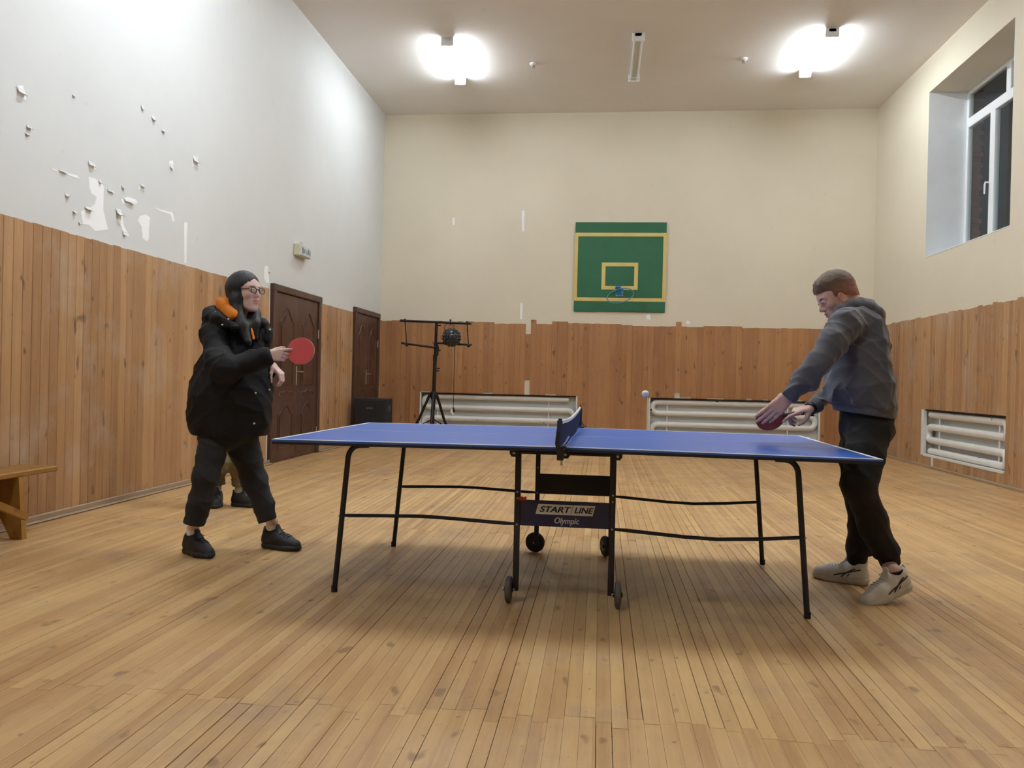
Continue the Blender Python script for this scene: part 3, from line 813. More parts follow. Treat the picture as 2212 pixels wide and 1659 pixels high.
rc = Vector(((p0.x+p1.x)/2-.02, yb_-.012-.32, p0.z-.045)); RR = .225
rc = at_y(1340, 638.5, yb_-.012-.27); e1 = Vector((1, 0, .20)).normalized(); e2 = Vector((.0, -.80, -.60))
ring = [rc+(e1*math.cos(a_)+e2*math.sin(a_))*RR for a_ in [2*PI*k/40 for k in range(40)]]
MB().tube(ring, .009, 8, closed=True).build('rim', M['hoop_rim'], hp, smooth=True)
for dx in (.02, .11):
    for dz in (.115, .165):
        MB().sphere((p0.x+dx+.01, yb_-.014, p0.z-dz), .013, 10, 6).build('bolt', M['metal'], hp)

# ================================================================ EXIT SIGN
M['sign_face'] = simple('sign_face', (206, 214, 226), .35, 0, .03)
M['sign_body'] = simple('sign_body', (206, 200, 172), .5)
M['sign_grey'] = simple('sign_grey', (120, 128, 140), .5)
sy0, sy1 = 9.78, 10.16
sg = thing('exit_sign', 'small pale emergency sign box on the left wall above the door', 'sign', (XL, 9.97, 2.58))
MB().cbox(XL, XL+.09, sy0, sy1, 2.57, 2.72, .01).build('housing', M['sign_body'], sg)
MB().cbox(XL+.088, XL+.096, sy0+.01, sy1-.01, 2.58, 2.71, .003).build('face', M['sign_face'], sg)
f = MB()
for k, (a_, b_) in enumerate(((.05, .10), (.12, .16), (.2, .23), (.25, .29), (.31, .34))): f.bx(XL+.096, XL+.0975, sy0+a_, sy0+b_, 2.60+.01*(k % 2), 2.68-.012*(k % 3))
f.build('pictogram', M['sign_grey'], sg)
MB().tube([(XL+.02, sy0+.16, 2.72), (XL+.02, sy0+.19, 2.76), (XL+.02, sy0+.24, 2.765), (XL+.02, sy0+.26, 2.72)], .004, 6).build('cable', M['sign_grey'], sg)

# ================================================================ SPEAKER
M['grille'] = simple('speaker_grille', (16, 16, 16), .75, 0, .2, 200)
M['carpet'] = simple('speaker_carpet', (20, 19, 18), .9)
s0, s1 = at_y(764, 862, 12.0), at_y(833, 862, 12.0)
sp = thing('loudspeaker', 'black floor loudspeaker in front of the far dark door', 'speaker', ((s0.x+s1.x)/2, 12.2, 0))
MB().cbox(s0.x, s1.x, 12.02, 12.42, .02, s1.z, .012).build('cabinet', M['carpet'], sp)
MB().cbox(s0.x+.02, s1.x-.02, 12.0, 12.025, .05, s1.z-.02, .008).build('grille', M['grille'], sp)
for xx in (s0.x+.03, s1.x-.03):
    for yy in (12.06, 12.38): MB().lathe([(.0, .0), (.02, .0), (.025, .02), (.0, .02)], (xx, yy, 0.0), (0, 0, 1), 10).build('foot', M['rubber'], sp)
MB().cbox((s0.x+s1.x)/2-.05, (s0.x+s1.x)/2+.05, 11.994, 12.001, s1.z-.16, s1.z-.13, .002).build('badge', simple('badge_grey', (70, 70, 72), .4), sp)
for xx in (s0.x, s1.x): MB().cbox(xx-.004, xx+.004, 12.16, 12.3, s1.z-.2, s1.z-.1, .003).build('handle', M['black'], sp)

# ================================================================ LIGHTING STAND
M['stand'] = simple('black_metal', (22, 18, 18), .45, .3)
SY = 12.35
def S(px, py, dy=0.0): return at_y(px, py, SY+dy)
st = thing('lighting_stand', 'black tripod lighting stand with two crossbars by the far wall', 'stand', (S(939, 840).x, SY, 0))
top = S(943, 697); hub = S(937, 850)
MB().tube([(hub.x, SY, hub.z-.25), (hub.x, SY, hub.z), (top.x-.01, SY, (hub.z+top.z)/2)], .028, 12).build('lower_pole', M['stand'], st, smooth=True)
MB().tube([(top.x-.01, SY, (hub.z+top.z)/2-.05), (top.x, SY, top.z)], .022, 12).build('upper_pole', M['stand'], st, smooth=True)
MB().tube([(top.x-.012, SY, (hub.z+top.z)/2-.03), (top.x-.01, SY, (hub.z+top.z)/2+.05)], .032, 12).build('collar', M['stand'], st, smooth=True)
MB().tube([S(941, 741), S(944, 752), S(942, 768)], .033, 12).build('clamp_block', M['stand'], st, smooth=True)
for px, py in ((950, 703), (949, 757), (948, 796), (946, 801)):
    q = S(px, py); MB().tube([(q.x-.03, SY, q.z), (q.x+.02, SY-.01, q.z)], .010, 8).build('knob', M['stand'], st)
for nm, a_, b_, r_ in (('crossbar', (864, 692.5), (1018, 699), .019), ('lower_arm', (867, 741), (940, 751), .017), ('lower_arm', (944, 741), (1019, 745), .017)):
    A, B = S(*a_, -.03), S(*b_, -.03); MB().tube([A, A.lerp(B, .5), B], r_, 10).build(nm, M['stand'], st, smooth=True)
for a_, b_ in (((874.5, 692), (878.5, 745)), ((1009, 697), (1012, 747))):
    A, B = S(*a_, -.03), S(*b_, -.03)
    MB().tube([A, B], .008, 8).build('tie_rod', M['stand'], st)
    for q in (A, B):
        MB().sphere(q, .026, 10, 8).build('clamp', M['stand'], st, smooth=True)
MB().tube([S(973, 690, -.03), S(973, 702, -.03)], .014, 8).build('clamp', M['stand'], st)
for k, fx in enumerate((-.42, .02, .28)):
    fo = Vector((hub.x+fx, SY+(-.12, -.35, .30)[k], .015)); kn = Vector((hub.x, SY, hub.z)).lerp(fo, .5)
    lg = MB().tube([(hub.x+fx*.12, SY+(fo.y-SY)*.1, hub.z+.01), kn, fo], .021, 10).build('leg', M['stand'], st, smooth=True)
    MB().sphere(fo, .02, 10, 8).build('rubber_foot', M['rubber'], lg)
    MB().tube([kn.lerp(fo, .35), (hub.x, SY, hub.z-.40)], .009, 8).build('brace', M['stand'], st)
MB().lathe([(.0, .03), (.045, .03), (.06, 0), (.06, -.05), (.03, -.10), (.0, -.10)], (hub.x, SY, hub.z), (0, 0, 1), 14).build('hub', M['stand'], st, smooth=True)
MB().tube([(hub.x, SY, .12), (hub.x, SY, hub.z-.2)], .02, 10).build('centre_tube', M['stand'], st)

# --- round effect light hung from the crossbar
def faceted():
    t = NT('dark_faceted_plastic'); t.b.inputs['Base Color'].default_value = (*lin((34, 36, 38)), 1); t.b.inputs['Roughness'].default_value = .3; return t.m
M['ballmat'] = faceted()
bc = S(975.5, 729, -.08); br_ = 20.5/FPX*(SY+.2)
dl = thing('disco_light', 'round dark disco effect light hanging from the stand crossbar', 'light', (bc.x, bc.y, bc.z))
MB().sphere(bc, br_*.95, 24, 14).build('shell', M['ballmat'], dl, smooth=True)
lens = MB(); n_ = 0
for i in range(1, 9):
    t_ = PI*i/9; m_ = max(4, int(16*math.sin(t_)))
    for k in range(m_):
        a_ = 2*PI*(k+.5*(i % 2))/m_
        d_ = Vector((math.sin(t_)*math.cos(a_), math.sin(t_)*math.sin(a_), math.cos(t_)))
        MB().lathe([(.0, .018), (.012, .014), (.02, .0), (.02, -.02)], bc+d_*br_*.92, d_, 8).build('lens', M['ballmat'], dl, smooth=True)
A, B = S(961, 712, -.08), S(990, 708, -.08)
MB().tube([S(960, 722, -.08), S(961, 703, -.06), S(967, 699, -.03)], .006, 6).build('hanging_bracket', M['stand'], dl)
MB().tube([S(980, 711, -.08), S(981, 703, -.06), S(977, 699, -.03)], .006, 6).build('hanging_bracket', M['stand'], dl)
MB().sphere(S(976, 723, -.08-br_), .008, 8, 6).build('indicator', M['plastic_white'], dl)
cb = [S(982.5, 747, -.08), S(982, 780, -.07), S(980.5, 820, -.07), S(980, 850, -.07), S(979, 880, -.07)]
MB().tube(cb, .005, 6).build('power_cable', M['stand'], dl, smooth=True)
pg = MB().tube([S(979, 880, -.07), S(980.5, 886, -.07), S(980, 891, -.07)], [.008, .02, .012], 8).build('plug', M['black'], dl, smooth=True)
MB().tube([S(976, 884, -.07), S(975.5, 890, -.07), S(979, 896, -.07)], [.014, .024, .016], 8).build('plug_tag', M['plastic_white'], pg, smooth=True)

# ================================================================ BENCH
bn = thing('bench', 'low wooden bench with notched plank legs against the left wall', 'bench', (-3.72, 4.2, 0))
MB().cbox(-3.862, -3.585, 2.6, 5.0, .385, .42, .006).build('seat', M['bench'], bn)
for yy in (2.95, 4.62):
    MB().prism([(-.155, 0), (-.085, 0), (-.005, .15), (.075, 0), (.155, 0), (.125, .385), (-.125, .385)], .04, (-3.70, yy+.04, 0), (1, 0, 0), (0, 0, 1), (0, -1, 0)).build('leg', M['bench'], bn)
A = at_y(62, 1117, 4.60); B = at_y(0, 1092, 4.42)
d_ = (A-B).normalized(); B2 = B-d_*.35
MB().prism([(0, -.024), (0, .024), ((A-B2).length, .024), ((A-B2).length, -.024)], .03, B2, d_, Vector((0, 0, 1))-d_*d_.z, (-1, 0, 0)).build('brace', M['bench'], bn)

# ================================================================ PEOPLE: bodies and clothes as smooth blended volumes
def V3(a): return np.array([a[0], a[1], a[2]], dtype=np.float32)
class Vol:
    def __init__(s, lo, hi, h):
        s.lo = np.array(lo, dtype=np.float32); s.h = h
        s.n = np.ceil((np.array(hi)-np.array(lo))/h).astype(int)+1
        s.F = np.full(s.n, 1.0, dtype=np.float32)
    def _win(s, lo, hi, pad):
        i0 = np.clip(np.floor((np.array(lo)-pad-s.lo)/s.h).astype(int), 0, s.n-1); i1 = np.clip(np.ceil((np.array(hi)+pad-s.lo)/s.h).astype(int)+1, 1, s.n)
        ax = [s.lo[k]+np.arange(i0[k], i1[k], dtype=np.float32)*np.float32(s.h) for k in range(3)]
        return tuple(slice(i0[k], i1[k]) for k in range(3)), ax[0][:, None, None], ax[1][None, :, None], ax[2][None, None, :]
    def _op(s, sl, d, k, op):
        F = s.F[sl]
        if op == 'u':
            h = np.maximum(k-np.abs(F-d), 0)/k; s.F[sl] = np.minimum(F, d)-h*h*k*.25
        elif op == 's':
            d = -d; h = np.maximum(k-np.abs(F-d), 0)/k; s.F[sl] = np.maximum(F, d)+h*h*k*.25
    def cap(s, a, b, ra, rb, k=.02, op='u', flat=None):
        a, b = V3(a), V3(b); R = max(ra, rb)
        ext = R/min(1.0, flat[1]) if flat else R
        sl, X, Y, Z = s._win(np.minimum(a, b)-ext, np.maximum(a, b)+ext, k+2*s.h)
        px, py, pz = X-a[0], Y-a[1], Z-a[2]; ba = b-a; bb = float(ba@ba)+1e-9
        t = np.clip((px*ba[0]+py*ba[1]+pz*ba[2])/bb, 0, 1)
        qx, qy, qz = px-t*ba[0], py-t*ba[1], pz-t*ba[2]
        if flat:
            n = V3(flat[0]); n /= np.linalg.norm(n); e = (flat[1]-1)*(qx*n[0]+qy*n[1]+qz*n[2])
            qx, qy, qz = qx+e*n[0], qy+e*n[1], qz+e*n[2]
        d = np.sqrt(qx*qx+qy*qy+qz*qz)-(ra+t*(rb-ra))
        s._op(sl, d.astype(np.float32), k, op); return s
    def chain(s, pts, rs, k=.03, flat=None):
        for i in range(len(pts)-1): s.cap(pts[i], pts[i+1], rs[i], rs[i+1], k, 'u', flat)
        return s
    def ell(s, c, r, axes=None, k=.02, op='u'):
        c = V3(c); R = max(r)
        sl, X, Y, Z = s._win(c-R, c+R, k+2*s.h)
        px, py, pz = X-c[0], Y-c[1], Z-c[2]
        A = [V3(q) for q in axes] if axes else [V3((1, 0, 0)), V3((0, 1, 0)), V3((0, 0, 1))]
        q = [px*v[0]+py*v[1]+pz*v[2] for v in A]
        k0 = np.sqrt(sum((q[i]/r[i])**2 for i in range(3))); k1 = np.sqrt(sum((q[i]/(r[i]*r[i]))**2 for i in range(3)))+1e-9
        s._op(sl, (k0*(k0-1)/k1).astype(np.float32), k, op); return s
    def cut(s, p, n, k=.008, within=None):
        """remove everything on the +n side of the plane through p (optionally only near a point)"""
        p, n = V3(p), V3(n); n = n/np.linalg.norm(n)
        if within is None: lo, hi = s.lo, s.lo+s.h*(s.n-1)
        else: lo, hi = V3(within[0])-within[1], V3(within[0])+within[1]
        sl, X, Y, Z = s._win(lo, hi, 0)
        d = ((X-p[0])*n[0]+(Y-p[1])*n[1]+(Z-p[2])*n[2]).astype(np.float32)
        F = s.F[sl]; d = np.broadcast_to(d, F.shape); h = np.maximum(k-np.abs(F-d), 0)/k; s.F[sl] = np.maximum(F, d)+h*h*k*.25
        return s
    def cut2(s, p, n, p2, n2):
        """remove what lies beyond both planes"""
        ax = [s.lo[k]+np.arange(s.n[k], dtype=np.float32)*np.float32(s.h) for k in range(3)]
        X, Y, Z = ax[0][:, None, None], ax[1][None, :, None], ax[2][None, None, :]
        d = [((X-a[0])*b[0]+(Y-a[1])*b[1]+(Z-a[2])*b[2]).astype(np.float32) for a, b in ((p, nrm(n)), (p2, nrm(n2)))]
        s.F = np.maximum(s.F, np.minimum(d[0], d[1])); return s
    def cutfn(s, head, fn):
        ax = [s.lo[k]+np.arange(s.n[k], dtype=np.float32)*np.float32(s.h)-head.c[k] for k in range(3)]
        q = [(ax[0][:, None, None]*v[0]+ax[1][None, :, None]*v[1]+ax[2][None, None, :]*v[2])/head.s for v in (head.f, head.u, head.r)]
        s.F = np.maximum(s.F, (fn(*q)*head.s).astype(np.float32)); return s
    def folds(s, amp, freq, seed=0, zs=1.0):
        r = np.random.RandomState(seed); ax = [s.lo[k]+np.arange(s.n[k], dtype=np.float32)*np.float32(s.h) for k in range(3)]
        X, Y, Z = ax[0][:, None, None], ax[1][None, :, None], ax[2][None, None, :]
        W = np.zeros(s.n, dtype=np.float32)
        wx = 1.3*np.sin(freq*.33*Z+1.3*seed+freq*.21*X)+1.0*np.sin(freq*.41*X-freq*.27*Y+.7*seed)+.8*np.sin(freq*.5*Y+freq*.3*Z)
        for i in range(4):
            d = r.normal(size=3); d[2] *= zs; d /= np.linalg.norm(d); f = freq*r.uniform(.5, 1.1)*(1+.35*i)
            ph = .5*(f*(d[0]*X+d[1]*Y+d[2]*Z)+r.uniform(0, 6)+wx*r.uniform(.7, 1.4))
            W += (((1-np.abs(np.sin(ph)))**1.6-.25)/(1+.55*i)).astype(np.float32)
        s.F -= (amp*W).astype(np.float32); return s
    def bands(s, amp, period, z0, p0, p1, rad):
        """quilting: grooves across the axis p0->p1"""
        p0, p1 = V3(p0), V3(p1); d = p1-p0; L = np.linalg.norm(d); d /= L
        sl, X, Y, Z = s._win(np.minimum(p0, p1)-rad, np.maximum(p0, p1)+rad, 0)
        t = (X-p0[0])*d[0]+(Y-p0[1])*d[1]+(Z-p0[2])*d[2]
        s.F[sl] += (amp*(1-np.abs(np.sin(PI*t/period))**.5)).astype(np.float32); return s
    def surf(s):
        F = s.F; nx, ny, nz = F.shape; ins = F < 0
        c = np.zeros((nx-1, ny-1, nz-1), dtype=np.int8)
        offs = [(i, j, k) for i in (0, 1) for j in (0, 1) for k in (0, 1)]
        for o in offs: c += ins[o[0]:nx-1+o[0], o[1]:ny-1+o[1], o[2]:nz-1+o[2]]
        act = np.argwhere((c > 0) & (c < 8))
        idx = -np.ones((nx-1, ny-1, nz-1), dtype=np.int32); idx[act[:, 0], act[:, 1], act[:, 2]] = np.arange(len(act))
        acc = np.zeros((len(act), 3)); cnt = np.zeros(len(act))
        for a in range(3):
            for o in offs:
                if o[a]: continue
                q = list(o); q[a] = 1
                f0 = F[act[:, 0]+o[0], act[:, 1]+o[1], act[:, 2]+o[2]]; f1 = F[act[:, 0]+q[0], act[:, 1]+q[1], act[:, 2]+q[2]]
                m = (f0 < 0) != (f1 < 0); t = np.where(m, f0/np.where(m, f0-f1, 1), 0)
                P = np.array(o, dtype=float)[None, :].repeat(len(act), 0); P[:, a] = t
                acc[m] += P[m]; cnt[m] += 1
        vs = s.lo+s.h*(act+acc/cnt[:, None])
        quads = []
        for a in range(3):
            b, cc = (a+1) % 3, (a+2) % 3
            s0 = [slice(1, -1)]*3; s0[a] = slice(0, -1); s1 = list(s0); s1[a] = slice(1, None)
            m = ins[tuple(s0)] != ins[tuple(s1)]; E = np.argwhere(m)
            if not len(E): continue
            base = E.copy(); base[:, b] += 1; base[:, cc] += 1
            eb = np.zeros(3, int); eb[b] = 1; ec = np.zeros(3, int); ec[cc] = 1
            def I(p_): return idx[p_[:, 0], p_[:, 1], p_[:, 2]]
            q = np.stack([I(base-eb-ec), I(base-ec), I(base), I(base-eb)], 1)
            fl = ~ins[base[:, 0], base[:, 1], base[:, 2]]
            q[fl] = q[fl][:, ::-1]; quads.append(q)
        return vs, np.concatenate(quads)
    def build(s, name, mat, parent, col=None, smooth_it=1):
        vs, qs = s.surf()
        qs = qs[(qs >= 0).all(1)]
        me = bpy.data.meshes.new(name)
        me.vertices.add(len(vs)); me.vertices.foreach_set('co', vs.astype(np.float32).ravel())
        me.loops.add(len(qs)*4); me.loops.foreach_set('vertex_index', qs.astype(np.int32).ravel())
        me.polygons.add(len(qs)); me.polygons.foreach_set('loop_start', np.arange(0, len(qs)*4, 4, dtype=np.int32))
        try: me.polygons.foreach_set('loop_total', np.full(len(qs), 4, dtype=np.int32))
        except Exception: pass
        me.update(calc_edges=True); me.validate()
        me.polygons.foreach_set('use_smooth', np.ones(len(me.polygons), dtype=bool))
        if col is not None:
            at = me.color_attributes.new('Col', 'FLOAT_COLOR', 'POINT')
            c = np.ones((len(vs), 4), dtype=np.float32); c[:, :3] = col(vs); at.data.foreach_set('color', c.ravel())
        me.materials.append(mat); me.update()
        return link(name, me, parent)

def lensmat():
    t = NT('clear_lens'); t.N.remove(t.b); tr = t.n('ShaderNodeBsdfTransparent', inp={'Color': (.95, .95, .95, 1)}); gl = t.n('ShaderNodeBsdfGlossy', inp={'Roughness': .05}); mx = t.n('ShaderNodeMixShader'); mx.inputs[0].default_value = .10
    t.l(tr.outputs[0], mx.inputs[1]); t.l(gl.outputs[0], mx.inputs[2]); t.l(mx.outputs[0], t.out.inputs[0]); return t.m
M['lens'] = lensmat()
def vcol(name, rough, sss=0.0, sheen=0.0, bump=0.0, bs=200, spec=.4):
    t = NT(name); a = t.n('ShaderNodeVertexColor', layer_name='Col')
    f = t.noise(t.pos(), 30, 3); col = t.mix(t.math('MULTIPLY', f, .12), a.outputs['Color'], (.35, .2, .15)) if sss else a.outputs['Color']
    t.l(col, t.b.inputs['Base Color']); t.b.inputs['Roughness'].default_value = rough; t.b.inputs['Specular IOR Level'].default_value = spec
    if sss: t.b.inputs['Subsurface Weight'].default_value = sss; t.b.inputs['Subsurface Radius'].default_value = (.01, .004, .002); t.b.inputs['Subsurface Scale'].default_value = .6
    if sheen: t.b.inputs['Sheen Weight'].default_value = sheen
    if bump: t.bump(t.noise(t.pos(), bs, 3), bump)
    return t.m
M['skin'] = vcol('skin', .5, .12)
M['hair_v'] = vcol('short_hair', .6, bump=.8, bs=260)
def strands(name, rgb, rough=.38):
    t = NT(name); c = lin(rgb); n1 = t.noise(t.pos((260, 260, 14)), 1.0, 2)
    t.l(t.ramp(n1, [(.3, tuple(x*.6 for x in c)), (.7, tuple(min(1, x*1.5) for x in c))]), t.b.inputs['Base Color']); t.b.inputs['Roughness'].default_value = rough; t.bump(n1, .5, .002); return t.m
M['hair_black'] = strands('long_black_hair', (13, 12, 14), .55)
M['eye_white'] = simple('eye_white', (226, 222, 216), .2, 0, .01); M['iris'] = simple('iris', (44, 32, 26), .15)
M['jacket'] = simple('black_puffer', (13, 13, 15), .72, 0, .1, 20, .2, 90, .3)
M['jeans_black'] = simple('charcoal_denim', (34, 34, 37), .85, 0, .22, 9, .3, 300)
M['orange'] = simple('orange_knit', (232, 138, 42), .85, 0, .08, 20, .3, 300)
M['joggers'] = simple('black_joggers', (17, 17, 19), .85, 0, .1, 12, .2, 240)
M['hoodie'] = simple('grey_fleece', (84, 84, 90), .9, 0, .07, 25, .25, 350, .3, .25)
M['khaki'] = simple('khaki_cotton', (108, 98, 68), .85, 0, .22, 18, .3, 200)
M['dark_top'] = simple('dark_sweatshirt', (46, 48, 54), .9)
M['shoe_black'] = simple('black_mesh_shoe', (24, 24, 26), .65, 0, .15, 40, .3, 260); M['sole_black'] = simple('black_sole', (34, 33, 33), .6)
M['shoe_white'] = simple('offwhite_shoe', (222, 220, 214), .6, 0, .06, 25, .2, 200); M['sole_white'] = simple('offwhite_sole', (206, 202, 194), .6, 0, .12, 30)
M['stripe_grey'] = simple('dark_grey_stripe', (58, 60, 68), .5)
M['sock_white'] = simple('white_sock', (240, 239, 238), .9, 0, .03, 40, .3, 400); M['sock_grey'] = simple('grey_sock', (160, 158, 154), .9); M['sock_black'] = simple('black_sock', (24, 24, 28), .9)
M['spec_black'] = simple('black_spectacle_frame', (14, 14, 16), .3)

def nrm(v): return Vector(v).normalized()
class Head:
    def __init__(s, c, f, u, sc): s.c = Vector(c); s.f = nrm(f); s.u = nrm(Vector(u)-s.f*Vector(u).dot(s.f)); s.r = s.f.cross(s.u); s.s = sc
    def p(s, f, u, r): return s.c+(s.f*f+s.u*u+s.r*r)*s.s
    def ax(s): return (s.f, s.u, s.r)
    def loc(s, vs):
        d = vs-np.array(s.c); return [d@np.array(a)/s.s for a in (s.f, s.u, s.r)]
    def add(s, F):
        S = s.s; e = lambda c, r, k=.02, op='u': F.ell(s.p(*c), [x*S for x in r], s.ax(), k*S, op)
        c = lambda a, b, ra, rb, k=.012, op='u': F.cap(s.p(*a), s.p(*b), ra*S, rb*S, k*S, op)
        e((-.010, .042, 0), (.094, .084, .073)); e((.026, -.022, 0), (.060, .084, .058), .03)
        e((.05, .035, 0), (.040, .048, .056), .03)
        for q in (-1, 1):
            c((-.004, -.052, q*.050), (.060, -.094, q*.016), .017, .016, .03); e((.060, -.014, q*.040), (.026, .022, .020), .025)
            c((.082, .030, q*.010), (.074, .031, q*.044), .011, .009, .018)
        c((.066, -.096, -.010), (.066, -.096, .010), .018, .018, .025)
        e((.072, -.058, 0), (.024, .030, .032), .02)
        for q in (-1, 1): e((.100, .008, q*.032), (.020, .013, .019), .016, 's')
        c((.088, .022, 0), (.107, -.020, 0), .0085, .0105, .012); c((.107, -.021, 0), (.094, -.031, 0), .0095, .007, .008)
        for q in (-1, 1): e((.094, -.026, q*.012), (.012, .009, .008), .008)
        for q in (-1, 1): e((.084, .010, q*.032), (.0135, .0125, .016), .006)   # lids over the eyes
        c((.094, -.051, -.014), (.094, -.051, .014), .0062, .0062, .006); c((.092, -.063, -.013), (.092, -.063, .013), .007, .007, .006)
        c((.098, -.0572, -.020), (.098, -.0572, .020), .0022, .0022, .004, 's')
        for q in (-1, 1):
            F.ell(s.p(.004, -.010, q*.073), [.018*S, .033*S, .009*S], [nrm(s.f*.95+s.u*-.15), s.u, nrm(s.r*q+s.f*-.45)], .006*S)
            e((.010, -.006, q*.082), (.009, .018, .006), .005, 's'); e((.010, -.036, q*.072), (.009, .011, .007), .006)
        return s
    def paint(s, vs, base, lips, brow, cheek=(1, .75, .7), beard=None):
        f, u, r = s.loc(vs); C = np.tile(np.array(base, dtype=np.float32), (len(vs), 1))
        def blob(cf, cu, cr, rf, ru, rr, col, amt=1.0):
            for q in (-1, 1):
                d = ((f-cf)/rf)**2+((u-cu)/ru)**2+((r-q*cr)/rr)**2; m = (np.exp(-d**2)*amt)[:, None]; C[:] = C*(1-m)+np.array(col)*m
        blob(.07, -.022, .042, .03, .026, .024, np.array(base)*np.array(cheek), .55)
        blob(.105, -.02, 0, .016, .016, .014, np.array(base)*np.array(cheek), .4)
        blob(.098, -.057, .0, .016, .011, .022, lips, .9)
        blob(.090, .030, .030, .018, .0055, .022, brow, .85)
        blob(.094, .010, .032, .012, .0045, .014, (.05, .035, .03), .85)   # lash line and iris between the lids
        blob(.097, -.030, .008, .008, .004, .005, np.array(base)*.4, .7)
        return C

def hand(F, w, d, n, thumb_side, sc=1.0, curls=None, spread=.10, thumb=(.5, .35, .2), k=.007):
    """w wrist, d direction of the fingers, n back of the hand, thumb_side vector; curls = 4 x 3 joint angles"""
    d = nrm(d); n = nrm(Vector(n)-d*Vector(n).dot(d)); sd = nrm(Vector(thumb_side)-d*Vector(thumb_side).dot(d)-n*Vector(thumb_side).dot(n)); w = Vector(w)
    kn = [(.088, .030), (.091, .010), (.086, -.010), (.077, -.028)]
    seg = [(.042, .025, .020), (.046, .029, .021), (.042, .027, .020), (.033, .020, .018)]
    curls = curls or [(.25, .3, .2)]*4
    for i in range(4):
        K = w+(d*kn[i][0]+sd*kn[i][1])*sc
        F.cap(w+(d*.008+sd*kn[i][1]*.55)*sc, K, .0155*sc, .0115*sc, .012, 'u')
        a = 0.0; p = K; rr = [.0098, .0088, .0078, .0062] if i < 3 else [.0086, .0077, .0068, .0055]
        lat = spread*(1.5-i)*.8
        for j in range(3):
            a += curls[i][j]; dd = nrm(d*math.cos(a)-n*math.sin(a)+sd*lat*math.cos(a)); q = p+dd*seg[i][j]*sc
            F.cap(p, q, rr[j]*sc, rr[j+1]*sc, .005, 'u'); p = q
    tb = w+(d*.022+sd*.022-n*.006)*sc; a0, a1, a2 = thumb[:3]; lat_ = thumb[3] if len(thumb) > 3 else 1.0
    t1 = tb+nrm(d*.75+sd*.75*lat_-n*a0)*.042*sc; t2 = t1+nrm(d*(.95)+sd*(.35)*lat_-n*a1)*.032*sc; t3 = t2+nrm(d*1.0+sd*.05-n*a2)*.026*sc
    F.cap(w+d*.012*sc, tb, .017*sc, .0165*sc, .012, 'u'); F.cap(tb, t1, .0165*sc, .0115*sc, .010, 'u'); F.cap(t1, t2, .0110*sc, .0095*sc, .005, 'u'); F.cap(t2, t3, .0095*sc, .007*sc, .005, 'u')

# --- shoes: one mesh set per kind, placed by copies that share the mesh
def shoe_meshes(kind, L, h=.0035):
    W_ = .048
    F = Vol((-.03, -.08, -.01), (L+.03, .08, .17), h)
    F.chain([(.045, 0, .055), (.10, 0, .055), (L*.62, .004, .040), (L*.86, .006, .030)], [.042, .045, .045, .038], .03)
    F.cap((.04, 0, .05), (.045, 0, .095), .042, .037, .03); F.cap((.055, 0, .09), (.105, 0, .088), .034, .030, .03)
    F.cap((.125, 0, .095), (.108, 0, .135), .024, .018, .012, 'u', ((1, 0, .35), 2.4))       # tongue
    F.cap((.014, 0, .095), (.006, 0, .118), .020, .012, .012, 'u', ((1, 0, .25), 2.2))       # heel tab
    F.cap((.062, 0, .108), (.066, 0, .17), .033, .040, .008, 's')                              # opening
    F.cut((0, 0, .018), (0, 0, -1), .004); up = F
    S = Vol((-.03, -.08, -.02), (L+.03, .08, .08), h)
    S.chain([(.045, 0, .016), (.11, 0, .016), (L*.65, .004, .016), (L*.855, .006, .020)], [.051, .046, .052, .043], .03, ((0, 0, 1), 1.6))
    if kind == 'run': S.cap((.045, 0, .03), (.09, 0, .026), .052, .05, .02, 'u', ((0, 0, 1), 2.2))
    S.cut((0, 0, 0), (0, 0, -1), .003); S.cut((0, 0, .036 if kind != 'run' else .042), (0, 0, 1), .006)
    return up, S
def place_shoe(person, kind, meshes, heel, ang, pitch=0.0, side=1, pivot=None):
    """heel: floor point under the heel; ang: heading; pitch>0 lifts the heel about the toe"""
    R = Matrix.Rotation(ang, 4, 'Z') @ Matrix.Rotation(pitch, 4, 'Y')
    hv = Vector(heel)
    if pitch:
        pv = Vector((pivot, 0, 0)); T = Matrix.Translation(hv) @ Matrix.Rotation(ang, 4, 'Z') @ Matrix.Translation(pv) @ Matrix.Rotation(pitch, 4, 'Y') @ Matrix.Translation(-pv)
    else: T = Matrix.Translation(hv) @ R
    if side < 0: T = T @ Matrix.Scale(-1, 4, (0, 1, 0))
    o = bpy.data.objects.new('shoe', meshes['shoe']); COL.objects.link(o); o.parent = person
    o.matrix_parent_inverse = (Matrix.Translation(person.location)).inverted(); o.matrix_basis = T
    for nm, me in meshes.items():
        if nm == 'shoe': continue
        c = bpy.data.objects.new(nm.split('.')[0], me); COL.objects.link(c); c.parent = o
    return o, T
